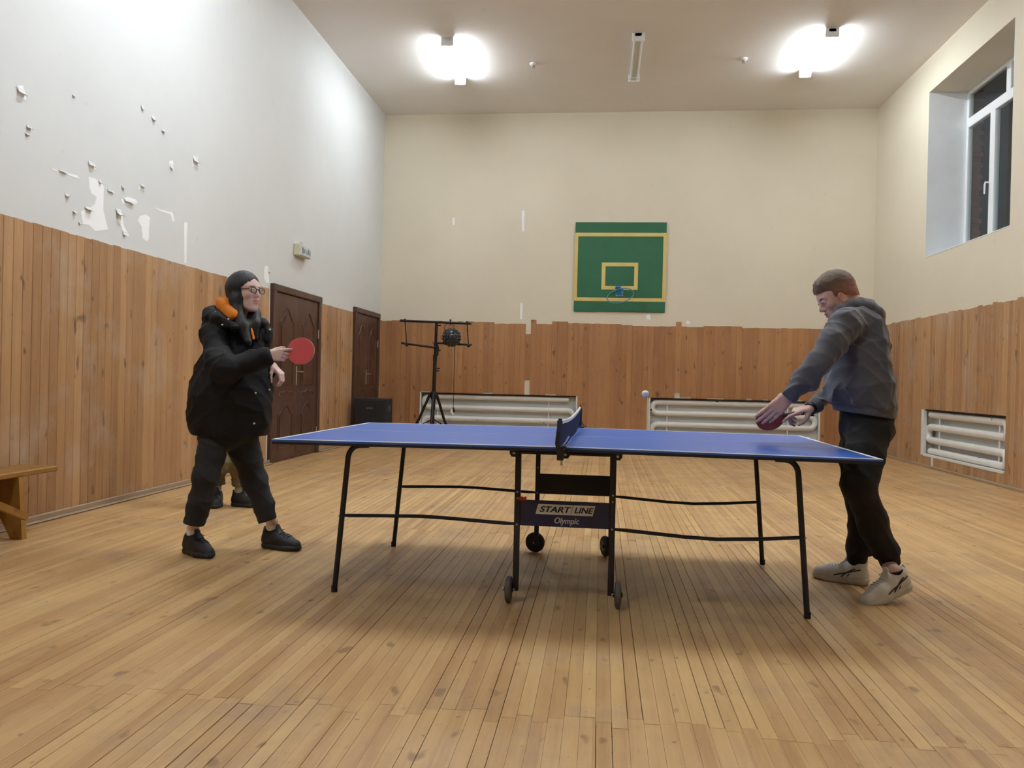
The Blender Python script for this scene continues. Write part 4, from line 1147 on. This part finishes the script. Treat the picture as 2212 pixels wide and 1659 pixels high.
def make_shoe(kind, L, mu, ms, lace, stripe=None):
    up, so = shoe_meshes(kind, L); tmp = bpy.data.objects
    a = up.build('shoe', mu, None); b = so.build('sole', ms, None); d = {'shoe': a.data, 'sole': b.data}
    tmp.remove(a); tmp.remove(b)
    from mathutils.bvhtree import BVHTree
    bv = BVHTree.FromPolygons([v.co.copy() for v in d['shoe'].vertices], [tuple(q.vertices) for q in d['shoe'].polygons])
    def onto(x, z, sgn, off=.001):
        h_ = bv.ray_cast(Vector((x, sgn*.2, z)), Vector((0, -sgn, 0))); return (h_[0]+h_[1]*off) if h_[0] is not None else Vector((x, sgn*.045, z))
    def ontop(x, y_):
        h_ = bv.ray_cast(Vector((x, y_, .3)), Vector((0, 0, -1))); return h_[0]+Vector((0, 0, .002)) if h_[0] is not None else Vector((x, y_, .08))
    lc = MB()
    for i in range(4):
        x = .125+i*.017; z = .098-i*.0095
        lc.tube([ontop(x+.018, -.024), ontop(x+.021, -.012), ontop(x+.022, 0), ontop(x+.021, .012), ontop(x+.018, .024)], .0028, 6)
    lc.tube([(.12, .0, .108), (.115, .02, .118), (.128, .035, .112), (.122, .012, .106)], .0022, 6); lc.tube([(.12, 0, .108), (.118, -.02, .117), (.132, -.034, .108), (.123, -.01, .105)], .0022, 6)
    d['lace'] = lc.mesh('lace', lace)
    if stripe:
        for sgn in (-1, 1):
            Y = lambda x, z: sgn*(.0455 if x < .14 else .049-.0*x)
            mb = MB()
            for pts in ([(.03, .085), (.07, .072), (.12, .055), (.165, .040)], [(.055, .088), (.085, .072), (.115, .050), (.125, .036)], [(.085, .058), (.095, .044)], [(.105, .062), (.113, .047)]):
                q = []
                for a_, b_ in zip(pts[:-1], pts[1:]):
                    for k_ in range(4): q.append(onto(a_[0]+(b_[0]-a_[0])*k_/4, a_[1]+(b_[1]-a_[1])*k_/4, sgn))
                q.append(onto(*pts[-1], sgn)); mb.tube(q, .0036 if len(pts) > 2 else .0026, 6)
            d['side_stripe' + ('' if sgn < 0 else '.001')] = mb.mesh('side_stripe', stripe)
    return d

def racket(label, c, axis, normal, red, grip):
    """c blade centre, axis from blade to handle end, normal of the front face"""
    A = nrm(axis); Nn = nrm(Vector(normal)-A*Vector(normal).dot(A)); B = Nn.cross(A); c = Vector(c)
    t = thing('table_tennis_racket', label, 'racket', c)
    t.location = c
    def outline(a, b, n=36): return [(a*math.cos(2*PI*k/n), b*math.sin(2*PI*k/n)) for k in range(n)]
    MB().prism(outline(.079, .0755), .006, c-Nn*.003, A, B, Nn).build('blade', M['ply'], t)
    MB().prism(outline(.077, .0735), .0022, c+Nn*.003, A, B, Nn).build('rubber', red, t)
    MB().prism(outline(.077, .0735), .0022, c-Nn*.0052, A, B, Nn).build('rubber', M['rubber_black'], t)
    h = MB(); pts = []
    for s, r in ((.066, .010), (.085, .0125), (.12, .0135), (.155, .0135), (.172, .0165), (.176, .015)): pts.append((c+A*s, r))
    h.tube([p for p, r in pts], [r for p, r in pts], 10).build('handle', grip, t, smooth=True)
    return t
M['ply'] = simple('plywood_edge', (206, 170, 128), .5); M['rubber_black'] = simple('black_rubber_sheet', (20, 20, 22), .6)
M['rubber_red'] = simple('red_rubber_sheet', (216, 88, 90), .6, 0, .04); M['rubber_red_dark'] = simple('dull_red_rubber_sheet', (178, 78, 46), .65, 0, .05)
M['grip_tan'] = simple('tan_grip', (190, 150, 110), .5); M['grip_dark'] = simple('dark_grip', (40, 36, 38), .5)
SKIN_W = lin((232, 200, 190)); SKIN_M = lin((218, 178, 162))

# ---------------------------------------------------------------- woman
W = at_y
per = thing('person', 'person in black puffer jacket and glasses holding out a red racket', 'person', (at_z(500, 1190, 0).x, 4.55, 0))
hd = Head(W(529, 633, 4.50), (math.cos(.36), -math.sin(.36), .03), (.02, 0, 1), .95)
F = Vol((-2.62, 4.0, -.005), (-1.6, 4.95, 1.72), .0042)
hd.add(F)
nb = W(512, 706, 4.53)
F.cap(hd.p(-.022, -.05, 0), nb, .054, .056, .03)
shR, shL = W(470, 728, 4.39), W(556, 730, 4.66)
elR, wrR = W(480, 802, 4.25), W(577, 769, 4.30)
elL, wrL = W(546, 815, 4.72), W(589, 791, 4.60)
pel = W(492, 915, 4.53)
F.cap(shR, shL, .055, .055, .04); F.chain([nb, W(505, 780, 4.53), pel], [.085, .10, .095], .06)
F.chain([shR, elR, wrR], [.045, .036, .0245], .03); F.chain([shL, elL, wrL], [.045, .036, .0245], .03)
shoeR_a, shoeL_a = -.56, -.33
ankR, ankL = at_z(416, 1195, 0), at_z(587, 1183, 0)
hipR, kR = W(463, 920, 4.46), W(442, 1036, 4.38); hipL, kL = W(520, 920, 4.60), W(552, 1036, 4.65)
shoeR_h = ankR-Vector((math.cos(shoeR_a), math.sin(shoeR_a), 0))*.062; shoeL_h = ankL-Vector((math.cos(shoeL_a), math.sin(shoeL_a), 0))*.062
for h_, a_, hp_, k_, q_ in ((shoeR_h, shoeR_a, hipR, kR, ankR), (shoeL_h, shoeL_a, hipL, kL, ankL)):
    dv = Vector((math.cos(a_), math.sin(a_), 0))
    mid_ = W(430, 1092, 4.385) if q_ is ankR else W(570, 1098, 4.665)
    F.chain([hp_, k_, mid_, (q_.x, q_.y, .155), (q_.x, q_.y, .09)], [.055, .044, .036, .031, .033], .02)
    F.cap((q_.x, q_.y, .09), h_+dv*.06+Vector((0, 0, .045)), .033, .028, .02); F.cap(h_+dv*.06+Vector((0, 0, .045)), h_+dv*.20+Vector((0, 0, .035)), .028, .022, .02)
# right hand on the racket, index along the blade, others round the handle
bladeW = W(650, 758.5, 4.33); axW = nrm((-.96, -.03, -.27)); nW = nrm((.22, -.96, .10))
hand(F, wrR, (1, .02, .10), (-.05, -1, .15), (0, .1, 1), .88, [(.22, .25, .15), (.7, 1.25, .7), (.8, 1.35, .8), (.8, 1.35, .8)], .06, (.75, .6, .3))
# left hand hanging loose from the wrist
hand(F, wrL, (.78, -.12, -.62), (.60, -.10, .78), (-.15, -1, .0), .88, [(.6, .85, .4), (.66, .85, .45), (.7, .9, .45), (.75, .9, .45)], .08, (.75, .9, .8))
def paintW(vs):
    C = hd.paint(vs, SKIN_W, lin((196, 120, 118)), lin((60, 44, 40)), (1.0, .82, .80))
    return C
F.build('body', M['skin'], per, paintW)
# hair: parted in the middle, long locks down to the chest
H = Vol(np.array(hd.c)-np.array((.2, .2, .34)), np.array(hd.c)+np.array((.2, .2, .2)), .0042)
S_ = hd.s
H.ell(hd.p(-.014, .044, 0), [.106*S_, .096*S_, .086*S_], hd.ax(), .02)
H.cap(hd.p(-.045, .02, 0), hd.p(-.055, -.10, 0), .078*S_, .06*S_, .04)
for q in (-1, 1):
    H.cap(hd.p(-.020, .03, q*.058), hd.p(-.016, -.11, q*.062), .036*S_, .034*S_, .03)
# cut the face free: hairline slants from the parting down to the temple, then falls straight
H.cutfn(hd, lambda f, u, r: np.minimum(f-.036, (.094-u-.95*np.sqrt(r*r+.0001))/1.38))
H.chain([hd.p(.004, -.05, .066), hd.p(.006, -.13, .072), W(524, 706, 4.385), W(536, 738, 4.36)], [.036, .036, .036, .022], .03)
H.chain([hd.p(-.012, -.06, -.062), hd.p(.02, -.13, -.055), W(551, 702, 4.45), W(556, 732, 4.43)], [.032, .036, .036, .022], .03)
H.folds(.0016, 320, 3, .12)
H.build('hair', M['hair_black'], per)
# spectacles
gl = MB(); 
def lens_ring(q): return [hd.p(.108-.10*abs(q*.034+.022*math.cos(a_)*(1 if q > 0 else 1)-0)**1.0*.35, .008+.0185*math.sin(a_), q*.034+.0225*math.cos(a_)) for a_ in [2*PI*k/22 for k in range(22)]]
for q in (-1, 1): gl.tube(lens_ring(q), .0022*1.1, 6, closed=True)
gl.tube([hd.p(.106, .012, -.0115), hd.p(.110, .015, 0), hd.p(.106, .012, .0115)], .0022, 6)
for q in (-1, 1): gl.tube([hd.p(.095, .016, q*.057), hd.p(.05, .016, q*.072), hd.p(-.01, .012, q*.078)], .0026, 6)
spx = gl.build('glasses', M['spec_black'], per, smooth=True)
for q in (-1, 1):
    r_ = lens_ring(q); MB().add(r_, [tuple(range(len(r_)))]).build('lens', M['lens'], spx)
# orange hoodie showing at the neck
O = Vol((-2.5, 4.1, .95), (-1.75, 4.95, 1.5), .006)
O.chain([W(505, 694, 4.62), W(490, 664, 4.60), W(485, 652, 4.53), W(485, 660, 4.45), W(502, 680, 4.39)], [.03, .040, .044, .042, .034], .03)
O.chain([W(510, 722, 4.52), W(508, 800, 4.52)], [.10, .14], .05)
O.cap(W(543, 710, 4.35), W(548, 731, 4.338), .007, .009, .01)
O.folds(.006, 75, 5); O.build('hoodie', M['orange'], per)
# puffer jacket
J = Vol((-2.66, 3.98, .70), (-1.62, 5.0, 1.46), .006)
fy = ((0, 1, 0), 1.22)
J.chain([W(509, 752, 4.52), W(504, 800, 4.52), W(498, 860, 4.52), W(496, 905, 4.53)], [.160, .196, .230, .243], .06, fy)
J.cap(W(463, 722, 4.40), W(562, 726, 4.65), .075, .07, .05)
J.cap(W(470, 712, 4.52), W(545, 716, 4.52), .09, .085, .06)
J.chain([W(466, 727, 4.39), W(474, 790, 4.26), W(492, 800, 4.25), W(574, 772, 4.295)], [.076, .074, .070, .052], .04)
J.chain([W(560, 730, 4.66), W(548, 812, 4.73), W(583, 797, 4.61)], [.08, .078, .048], .035)
# collar and laid-back hood
J.chain([W(470, 672, 4.66), W(462, 675, 4.57), W(459, 680, 4.47), W(470, 688, 4.38), W(508, 706, 4.35), W(526, 718, 4.40)], [.036, .042, .044, .040, .022, .012], .025)
J.cap(W(458, 686, 4.47), W(445, 695, 4.45), .04, .018, .02); J.cap(W(470, 694, 4.37), W(489, 705, 4.345), .026, .014, .012)
J.chain([W(560, 690, 4.50), W(574, 700, 4.46), W(580, 716, 4.44), W(578, 735, 4.43)], [.014, .017, .021, .026], .025)
J.folds(.011, 48, 11, 1.0)
J.bands(.004, .21, 0, W(505, 735, 4.5), W(497, 900, 4.5), .5)
# neck opening, front gap and hem
J.cap(W(515, 690, 4.52), W(512, 640, 4.52), .085, .12, .02, 's')
J.cap(W(542, 705, 4.33), W(547, 734, 4.32), .022, .010, .01, 's')
zh = W(495, 908, 4.5).z
J.cut((0, 0, zh), (.05, 0, -1), .012)
J.cut(W(588, 769, 4.295), wrR-elR, .01, (wrR, .10)); J.cut(W(590, 792, 4.60), wrL-elL, .008, (wrL, .075))
jk = J.build('jacket', M['jacket'], per)
for px, py, Y in ((466, 674, 4.375), (493, 690, 4.315), (480, 702, 4.305), (583, 712, 4.36), (552, 849, 4.315), (582, 842, 4.36), (549, 915, 4.33)):
    MB().sphere(W(px, py, Y), .0062, 10, 6).build('snap', M['metal'], jk, smooth=True)
# trousers
T = Vol((-2.62, 4.15, .15), (-1.66, 4.95, .90), .006)
T.ell(W(489, 915, 4.53), (.170, .135, .14), None, .05); T.cap(W(478, 940, 4.49), W(505, 940, 4.57), .085, .085, .05)
T.chain([W(464, 925, 4.46), W(457, 981, 4.42), W(445, 1032, 4.38), W(430, 1090, 4.385), W(418, 1136, 4.40)], [.092, .076, .069, .063, .058], .03)
T.chain([W(520, 925, 4.60), W(532, 981, 4.625), W(549, 1035, 4.65), W(570, 1090, 4.665), W(577, 1131, 4.67)], [.094, .086, .074, .060, .052], .03)
T.folds(.006, 58, 21, .8)
T.cut(W(418, 1131, 4.40), (-.25, 0, -1), .004, (W(418, 1136, 4.40), .10)); T.cut(W(577, 1126, 4.67), (.35, 0, -1), .004, (W(577, 1130, 4.67), .09))
T.build('trousers', M['jeans_black'], per)
SHB = make_shoe('chunky', .272, M['shoe_black'], M['sole_black'], M['spec_black'])
for h_, a_, sd_ in ((shoeR_h, shoeR_a, -1), (shoeL_h, shoeL_a, 1)):
    place_shoe(per, 'chunky', SHB, (h_.x, h_.y, .0), a_, 0, sd_)
    dv = Vector((math.cos(a_), math.sin(a_), 0)); q = h_+dv*.062
    MB().tube([(q.x, q.y, .08), (q.x, q.y, .115), (q.x, q.y, .140), (q.x, q.y, .1402)], [.0365, .0365, .036, .030], 18).build('sock', M['sock_white'], per, smooth=True)
racket('red table tennis racket held out by the person in the black jacket', bladeW, axW, nW, M['rubber_red'], M['grip_tan'])

# ---------------------------------------------------------------- man
per = thing('person', 'person in grey hoodie and black joggers bending over the table with a racket', 'person', (1.42, 4.38, 0))
ph = math.radians(29)
hd = Head(W(1810, 642, 4.38), (-math.cos(ph), -.05, -math.sin(ph)), (-math.sin(ph), 0, math.cos(ph)), 1.0)
F = Vol((.72, 3.95, -.005), (1.80, 4.85, 1.68), .0042)
hd.add(F)
nb = W(1848, 684, 4.38)
F.cap(hd.p(-.035, -.03, 0), nb, .058, .064, .03)
shL, shR = W(1826, 702, 4.22), W(1822, 706, 4.55)
elL, wrL = W(1767, 784, 4.14), W(1703, 858, 4.19)
elR, wrR = W(1806, 846, 4.62), W(1752, 882, 4.44)
pel = W(1872, 905, 4.38)
F.cap(shL, shR, .055, .055, .04); F.chain([nb, W(1856, 790, 4.38), pel], [.09, .10, .10], .06)
F.chain([shL, elL, wrL], [.05, .04, .027], .03); F.chain([shR, elR, wrR], [.05, .04, .027], .03)
hipL, kL, aL = W(1880, 915, 4.29), W(1858, 1050, 4.20), W(1922, 1222, 4.33)
hipR, kR, aR = W(1862, 915, 4.47), W(1850, 1050, 4.50), W(1851, 1212, 4.55)
F.chain([hipL, kL, W(1885, 1130, 4.27), aL], [.06, .046, .040, .036], .05); F.chain([hipR, kR, W(1862, 1130, 4.53), aR], [.06, .046, .040, .036], .05)
LSH = .286
toeL = at_z(1866, 1303, 0); dirL = math.radians(180-24); dL = Vector((math.cos(dirL), math.sin(dirL), 0))
aL3 = Vector(aL)
dL = Vector((-.93, -.36, 0)).normalized(); angL = math.atan2(dL.y, dL.x); heelL = toeL-dL*(LSH-.01)
heelR = at_z(1874, 1264, 0); toeR = at_z(1766, 1248, 0); dR = Vector((toeR.x-heelR.x, toeR.y-heelR.y, 0)).normalized(); angR = math.atan2(dR.y, dR.x)
PITL = .30; PIV = .215
M_L = Matrix.Translation(Vector((heelL.x, heelL.y, 0))) @ Matrix.Rotation(angL, 4, 'Z') @ Matrix.Translation((PIV, 0, 0)) @ Matrix.Rotation(PITL, 4, 'Y') @ Matrix.Translation((-PIV, 0, 0))
M_R = Matrix.Translation(Vector((heelR.x, heelR.y, 0))) @ Matrix.Rotation(angR, 4, 'Z')
for an, m_ in ((aL, M_L), (aR, M_R)):
    ank = m_ @ Vector((.062, 0, .105)); q1 = m_ @ Vector((.06, 0, .05)); q2 = m_ @ Vector((.20, 0, .038))
    F.cap(an, ank, .036, .033, .015); F.cap(ank, q1, .035, .03, .02); F.cap(q1, q2, .03, .024, .02)
bladeM = W(1664, 903, 4.40); axM = nrm((.975, .06, .20)); nM = nrm((.10, -.86, -.45))
# left hand open in front of the racket, right hand closed round the handle
hand(F, wrL, (-.70, .02, -.71), (-.10, -1, -.12), (-.71, 0, .70), 1.06, [(.15, .2, .1), (.14, .2, .1), (.15, .2, .1), (.17, .22, .1)], .05, (1.6, 1.0, .5, -.1))
hand(F, wrR, (-.96, -.14, -.22), (-.15, -.28, .95), (-.1, -.95, -.2), 1.02, [(.15, .25, .15), (.75, 1.1, .6), (.85, 1.15, .6), (.9, 1.15, .6)], .06, (.75, .55, .35))
def paintM(vs):
    C = hd.paint(vs, SKIN_M, lin((190, 128, 116)), lin((84, 62, 48)), (1.0, .86, .83))
    f, u, r = hd.loc(vs)
    # cropped sides of the hair shade into the skin
    m = np.clip((-(f)+.030)/.03, 0, 1)*np.clip((u-(-.070-.25*f))/.035, 0, 1)*np.clip((.11-u)/.02, 0, 1)*np.clip((np.abs(r)-.02)/.02, 0, 1)
    ear = np.exp(-(((f-.004)/.026)**2+((u+.012)/.040)**2)**3)*(np.abs(r) > .062)
    m = (m*(1-ear)*.75)[:, None]; C = C*(1-m)+np.array(lin((128, 82, 66)))*m
    e = (ear*.45)[:, None]; C = C*(1-e)+np.array(lin((206, 128, 112)))*e
    return C
F.build('body', M['skin'], per, paintM)
H = Vol(np.array(hd.c)-np.array((.2, .2, .2)), np.array(hd.c)+np.array((.2, .2, .2)), .0042)
H.ell(hd.p(-.011, .042, 0), [.0985, .0885, .0775], hd.ax(), .02); H.ell(hd.p(-.055, -.02, 0), [.048, .055, .060], hd.ax(), .03)
H.ell(hd.p(-.008, .062, 0), [.098, .084, .070], hd.ax(), .03)
H.cap(hd.p(.048, .096, -.030), hd.p(.048, .096, .030), .026, .026, .03); H.cap(hd.p(.070, .076, -.026), hd.p(.070, .076, .026), .016, .016, .02); H.cap(hd.p(.083, .060, -.02), hd.p(.083, .060, .02), .008, .008, .012)
H.cut2(hd.p(.045, .054, 0), hd.f*.25-hd.u, hd.p(.040, 0, 0), hd.f+hd.u*.12)
H.cut(hd.p(.022, -.014, 0), nrm(hd.f*.55-hd.u), .008, (hd.p(.055, -.03, 0), .095)); H.cut(hd.p(-.07, -.058, 0), nrm(-hd.f*.25-hd.u), .010)
for q in (-1, 1): H.ell(hd.p(.008, -.016, q*.078), [.026, .040, .022], hd.ax(), .006, 's'); H.cap(hd.p(.0, -.055, q*.06), hd.p(-.025, -.085, q*.05), .034, .034, .01, 's')
H.folds(.0022, 170, 4, .6)
def paintHair(vs):
    f, u, r = hd.loc(vs); t = np.clip((u-(.0-.15*f))/.075, 0, 1)[:, None]
    return np.array(lin((158, 108, 88)))*(1-t)+np.array(lin((98, 80, 66)))*t
H.build('hair', M['hair_v'], per, paintHair)
# hooded sweatshirt
J = Vol((.72, 3.9, .80), (1.82, 4.95, 1.52), .006)
fy = ((0, 1, 0), .74)
J.chain([W(1845, 712, 4.38), W(1852, 770, 4.38), W(1857, 830, 4.38), W(1864, 872, 4.38)], [.112, .140, .158, .158], .05, fy)
J.cap(W(1830, 700, 4.24), W(1828, 704, 4.53), .074, .074, .05)
J.cap(W(1852, 690, 4.38), W(1880, 720, 4.38), .075, .085, .06, 'u', fy)
J.chain([W(1826, 700, 4.22), W(1798, 742, 4.165), W(1768, 784, 4.135), W(1736, 822, 4.155), W(1708, 853, 4.185)], [.078, .068, .060, .055, .046], .035)
J.chain([W(1822, 706, 4.55), W(1808, 846, 4.625), W(1785, 866, 4.56), W(1760, 878, 4.47)], [.085, .066, .060, .044], .035)
J.cap(W(1812, 884, 4.33), W(1818, 884, 4.46), .055, .055, .05)
J.folds(.013, 46, 31, .8)
J.cut(W(1866, 882, 4.38), (-.16, 0, -1), .02, (W(1866, 900, 4.38), .26))
J.cut(wrL+(elL-wrL).normalized()*-.004, wrL-elL, .008, (wrL, .09)); J.cut(wrR+(elR-wrR).normalized()*.012, wrR-elR, .008, (wrR, .07))
J.cap(W(1826, 660, 4.38), W(1818, 640, 4.38), .066, .09, .02, 's')
jk = J.build('hoodie', M['hoodie'], per)
B_ = Vol((1.1, 4.05, .84), (1.75, 4.75, 1.0), .006)
B_.cap(W(1866, 872, 4.38), W(1867, 890, 4.38), .150, .148, .03, 'u', fy); B_.cut(W(1866, 896, 4.38), (-.14, 0, -1), .008); B_.cut(W(1866, 870, 4.38), (.10, 0, 1), .01)
B_.build('hem_band', M['hoodie'], jk)
Hd = Vol((1.1, 4.0, 1.15), (1.72, 4.8, 1.58), .005)
fz = ((0, 1, 0), .5)
Hd.chain([W(1846, 662, 4.38), W(1868, 667, 4.38), W(1886, 682, 4.38), W(1898, 710, 4.38)], [.040, .046, .046, .026], .03, fz)
Hd.chain([W(1800, 698, 4.33), W(1817, 674, 4.285), W(1840, 662, 4.30), W(1856, 662, 4.34)], [.022, .030, .034, .036], .03); Hd.chain([W(1800, 698, 4.43), W(1817, 674, 4.475), W(1840, 662, 4.46), W(1856, 662, 4.42)], [.022, .030, .034, .036], .03)
Hd.cap(W(1824, 662, 4.38), W(1816, 640, 4.38), .056, .075, .012, 's')
Hd.folds(.005, 60, 8); Hd.build('hood', M['hoodie'], jk)
for wr_, el_, nm in ((wrL, elL, 'cuff'), (wrR, elR, 'cuff')):
    dd = (el_-wr_).normalized(); MB().tube([wr_+dd*.004, wr_+dd*.03, wr_+dd*.055], [.036, .041, .045], 16).build(nm, M['hoodie'], jk, smooth=True)
dd = (elR-wrR).normalized()
wb_ = MB().tube([wrR-dd*.014, wrR+dd*.010], [.0335, .0335], 18).build('wristband', M['black'], per, smooth=True)
MB().cbox(-.016, .016, -.012, .012, -.004, .004, .003).build('tab', M['black'], wb_).location = wrR-dd*.002+Vector((0, -.006, -.037))
# joggers
T = Vol((1.0, 3.95, .10), (1.85, 4.85, .97), .006)
T.cap(W(1871, 885, 4.38), W(1872, 925, 4.38), .130, .130, .04, 'u', ((0, 1, 0), .84))
T.chain([W(1880, 925, 4.30), W(1868, 985, 4.24), W(1856, 1050, 4.20), W(1885, 1130, 4.27), W(1915, 1192, 4.32), W(1921, 1208, 4.33)], [.102, .094, .082, .070, .064, .052], .03)
T.chain([W(1862, 925, 4.47), W(1850, 985, 4.49), W(1850, 1050, 4.50), W(1862, 1130, 4.53), W(1856, 1188, 4.55), W(1852, 1204, 4.55)], [.098, .088, .076, .066, .062, .050], .03)
T.folds(.007, 52, 44, 1.2)
T.cut(W(1921, 1200, 4.33), (.3, 0, -1), .004, (W(1921, 1208, 4.33), .09)); T.cut(W(1852, 1198, 4.55), (0, 0, -1), .004, (W(1852, 1204, 4.55), .09))
tr = T.build('joggers', M['joggers'], per)
for a_, b_ in ((W(1915, 1190, 4.32), W(1924, 1218, 4.335)), (W(1853, 1186, 4.55), W(1851, 1214, 4.55))):
    a_, b_ = Vector(a_), Vector(b_); MB().tube([a_, a_.lerp(b_, .5), b_], [.058, .055, .050], 18).build('ankle_cuff', M['joggers'], tr, smooth=True)
SHW = make_shoe('run', LSH, M['shoe_white'], M['sole_white'], M['sole_white'], M['stripe_grey'])
place_shoe(per, 'run', SHW, (heelL.x, heelL.y, 0), angL, PITL, 1, PIV)
place_shoe(per, 'run', SHW, (heelR.x, heelR.y, 0), angR, 0, -1)
for m_ in (M_L, M_R):
    MB().tube([m_ @ Vector((.062, 0, .085)), m_ @ Vector((.062, 0, .120))], [.040, .0425], 18).build('sock', M['sock_black'], per, smooth=True)
racket('dull red table tennis racket held low by the person in the grey hoodie', bladeM, axM, nM, M['rubber_red_dark'], M['grip_dark'])

# ---------------------------------------------------------------- the one standing behind the woman
per = thing('person', 'person in khaki trousers and black shoes mostly hidden behind the black jacket', 'person', (-2.80, 6.08, 0))
Q = 6.08
hd = Head(W(505, 716, Q), (.55, -.83, 0), (0, 0, 1), .92)
F = Vol((-3.2, 5.7, -.005), (-2.35, 6.5, 1.66), .007)
hd.add(F)
nb = W(505, 760, Q+.02); pel = W(492, 905, Q)
shR, shL = W(462, 782, Q-.05), W(540, 782, Q+.08)
F.cap(hd.p(-.02, -.05, 0), nb, .05, .055, .03); F.cap(shR, shL, .05, .05, .04); F.chain([nb, W(499, 830, Q), pel], [.08, .11, .12], .06)
fR_h, fL_h = at_z(468, 1088, 0), at_z(503, 1092, 0); aRg, aLg = -1.15, -.22
elR, wrR = W(458, 855, Q-.02), W(470, 915, Q-.10); elL, wrL = W(548, 855, Q+.1), W(535, 912, Q)
F.chain([shR, elR, wrR], [.04, .034, .024], .03); F.chain([shL, elL, wrL], [.04, .034, .024], .03)
hand(F, wrR, (.2, -.2, -1), (-.9, -.4, .1), (.4, -.9, 0), .95); hand(F, wrL, (-.1, -.2, -1), (.9, .3, 0), (.3, -.9, 0), .95)
for h_, a_, hp_, kx in ((fR_h, aRg, W(478, 920, Q-.03), W(481, 1000, Q-.06)), (fL_h, aLg, W(510, 920, Q+.03), W(516, 1000, Q+.0))):
    dv = Vector((math.cos(a_), math.sin(a_), 0)); ank = h_+dv*.06+Vector((0, 0, .11))
    F.chain([hp_, kx, (ank.x, ank.y, .27), ank], [.06, .042, .038, .033], .03); F.cap(ank, h_+dv*.06+Vector((0, 0, .045)), .032, .028, .02); F.cap(h_+dv*.06+Vector((0, 0, .045)), h_+dv*.19+Vector((0, 0, .035)), .028, .02, .02)
F.build('body', M['skin'], per, lambda vs: hd.paint(vs, SKIN_M, lin((176, 100, 92)), lin((70, 52, 44))))
H = Vol(np.array(hd.c)-.18, np.array(hd.c)+.18, .007); H.ell(hd.p(-.014, .046, 0), [.098, .092, .076], hd.ax(), .02); H.cut(hd.p(.06, .05, 0), nrm(hd.f*.8-hd.u), .01); H.cut(hd.p(0, -.02, 0), nrm(-hd.f*.3-hd.u), .01)
H.build('hair', M['hair_v'], per, lambda vs: np.tile(np.array(lin((58, 46, 40)), dtype=np.float32), (len(vs), 1)))
J = Vol((-3.2, 5.7, .72), (-2.35, 6.5, 1.42), .009)
J.chain([nb, W(499, 830, Q), W(494, 912, Q)], [.10, .145, .15], .05, ((.83, .55, 0), .85)); J.cap(shR, shL, .068, .068, .04)
J.chain([shR, elR, wrR], [.062, .052, .038], .03); J.chain([shL, elL, wrL], [.062, .052, .038], .03); J.folds(.008, 50, 5)
J.cap(W(505, 752, Q), W(505, 720, Q), .065, .09, .02, 's'); J.cut(W(494, 925, Q), (0, 0, -1), .01, (W(494, 935, Q), .3))
J.build('sweatshirt', M['dark_top'], per)
T = Vol((-3.2, 5.7, .10), (-2.4, 6.5, .98), .007)
T.ell(W(494, 905, Q), (.16, .13, .12), None, .04)
for h_, a_, hp_, kx in ((fR_h, aRg, W(478, 920, Q-.03), W(481, 1000, Q-.06)), (fL_h, aLg, W(510, 920, Q+.03), W(516, 1000, Q+.0))):
    dv = Vector((math.cos(a_), math.sin(a_), 0)); an = h_+dv*.062
    T.chain([hp_, kx, (an.x, an.y, .27), (an.x, an.y, .17)], [.095, .074, .064, .058], .03)
T.folds(.010, 85, 9, 2.2); T.cut((0, 0, .158), (0, 0, -1), .006)
T.build('trousers', M['khaki'], per)
for h_, a_, sd_ in ((fR_h, aRg, -1), (fL_h, aLg, 1)):
    place_shoe(per, 'chunky', SHB, (h_.x, h_.y, 0), a_, 0, sd_)
    dv = Vector((math.cos(a_), math.sin(a_), 0)); q = h_+dv*.062
    MB().tube([(q.x, q.y, .085), (q.x, q.y, .165)], [.037, .038], 18).build('sock', M['sock_grey'], per, smooth=True)
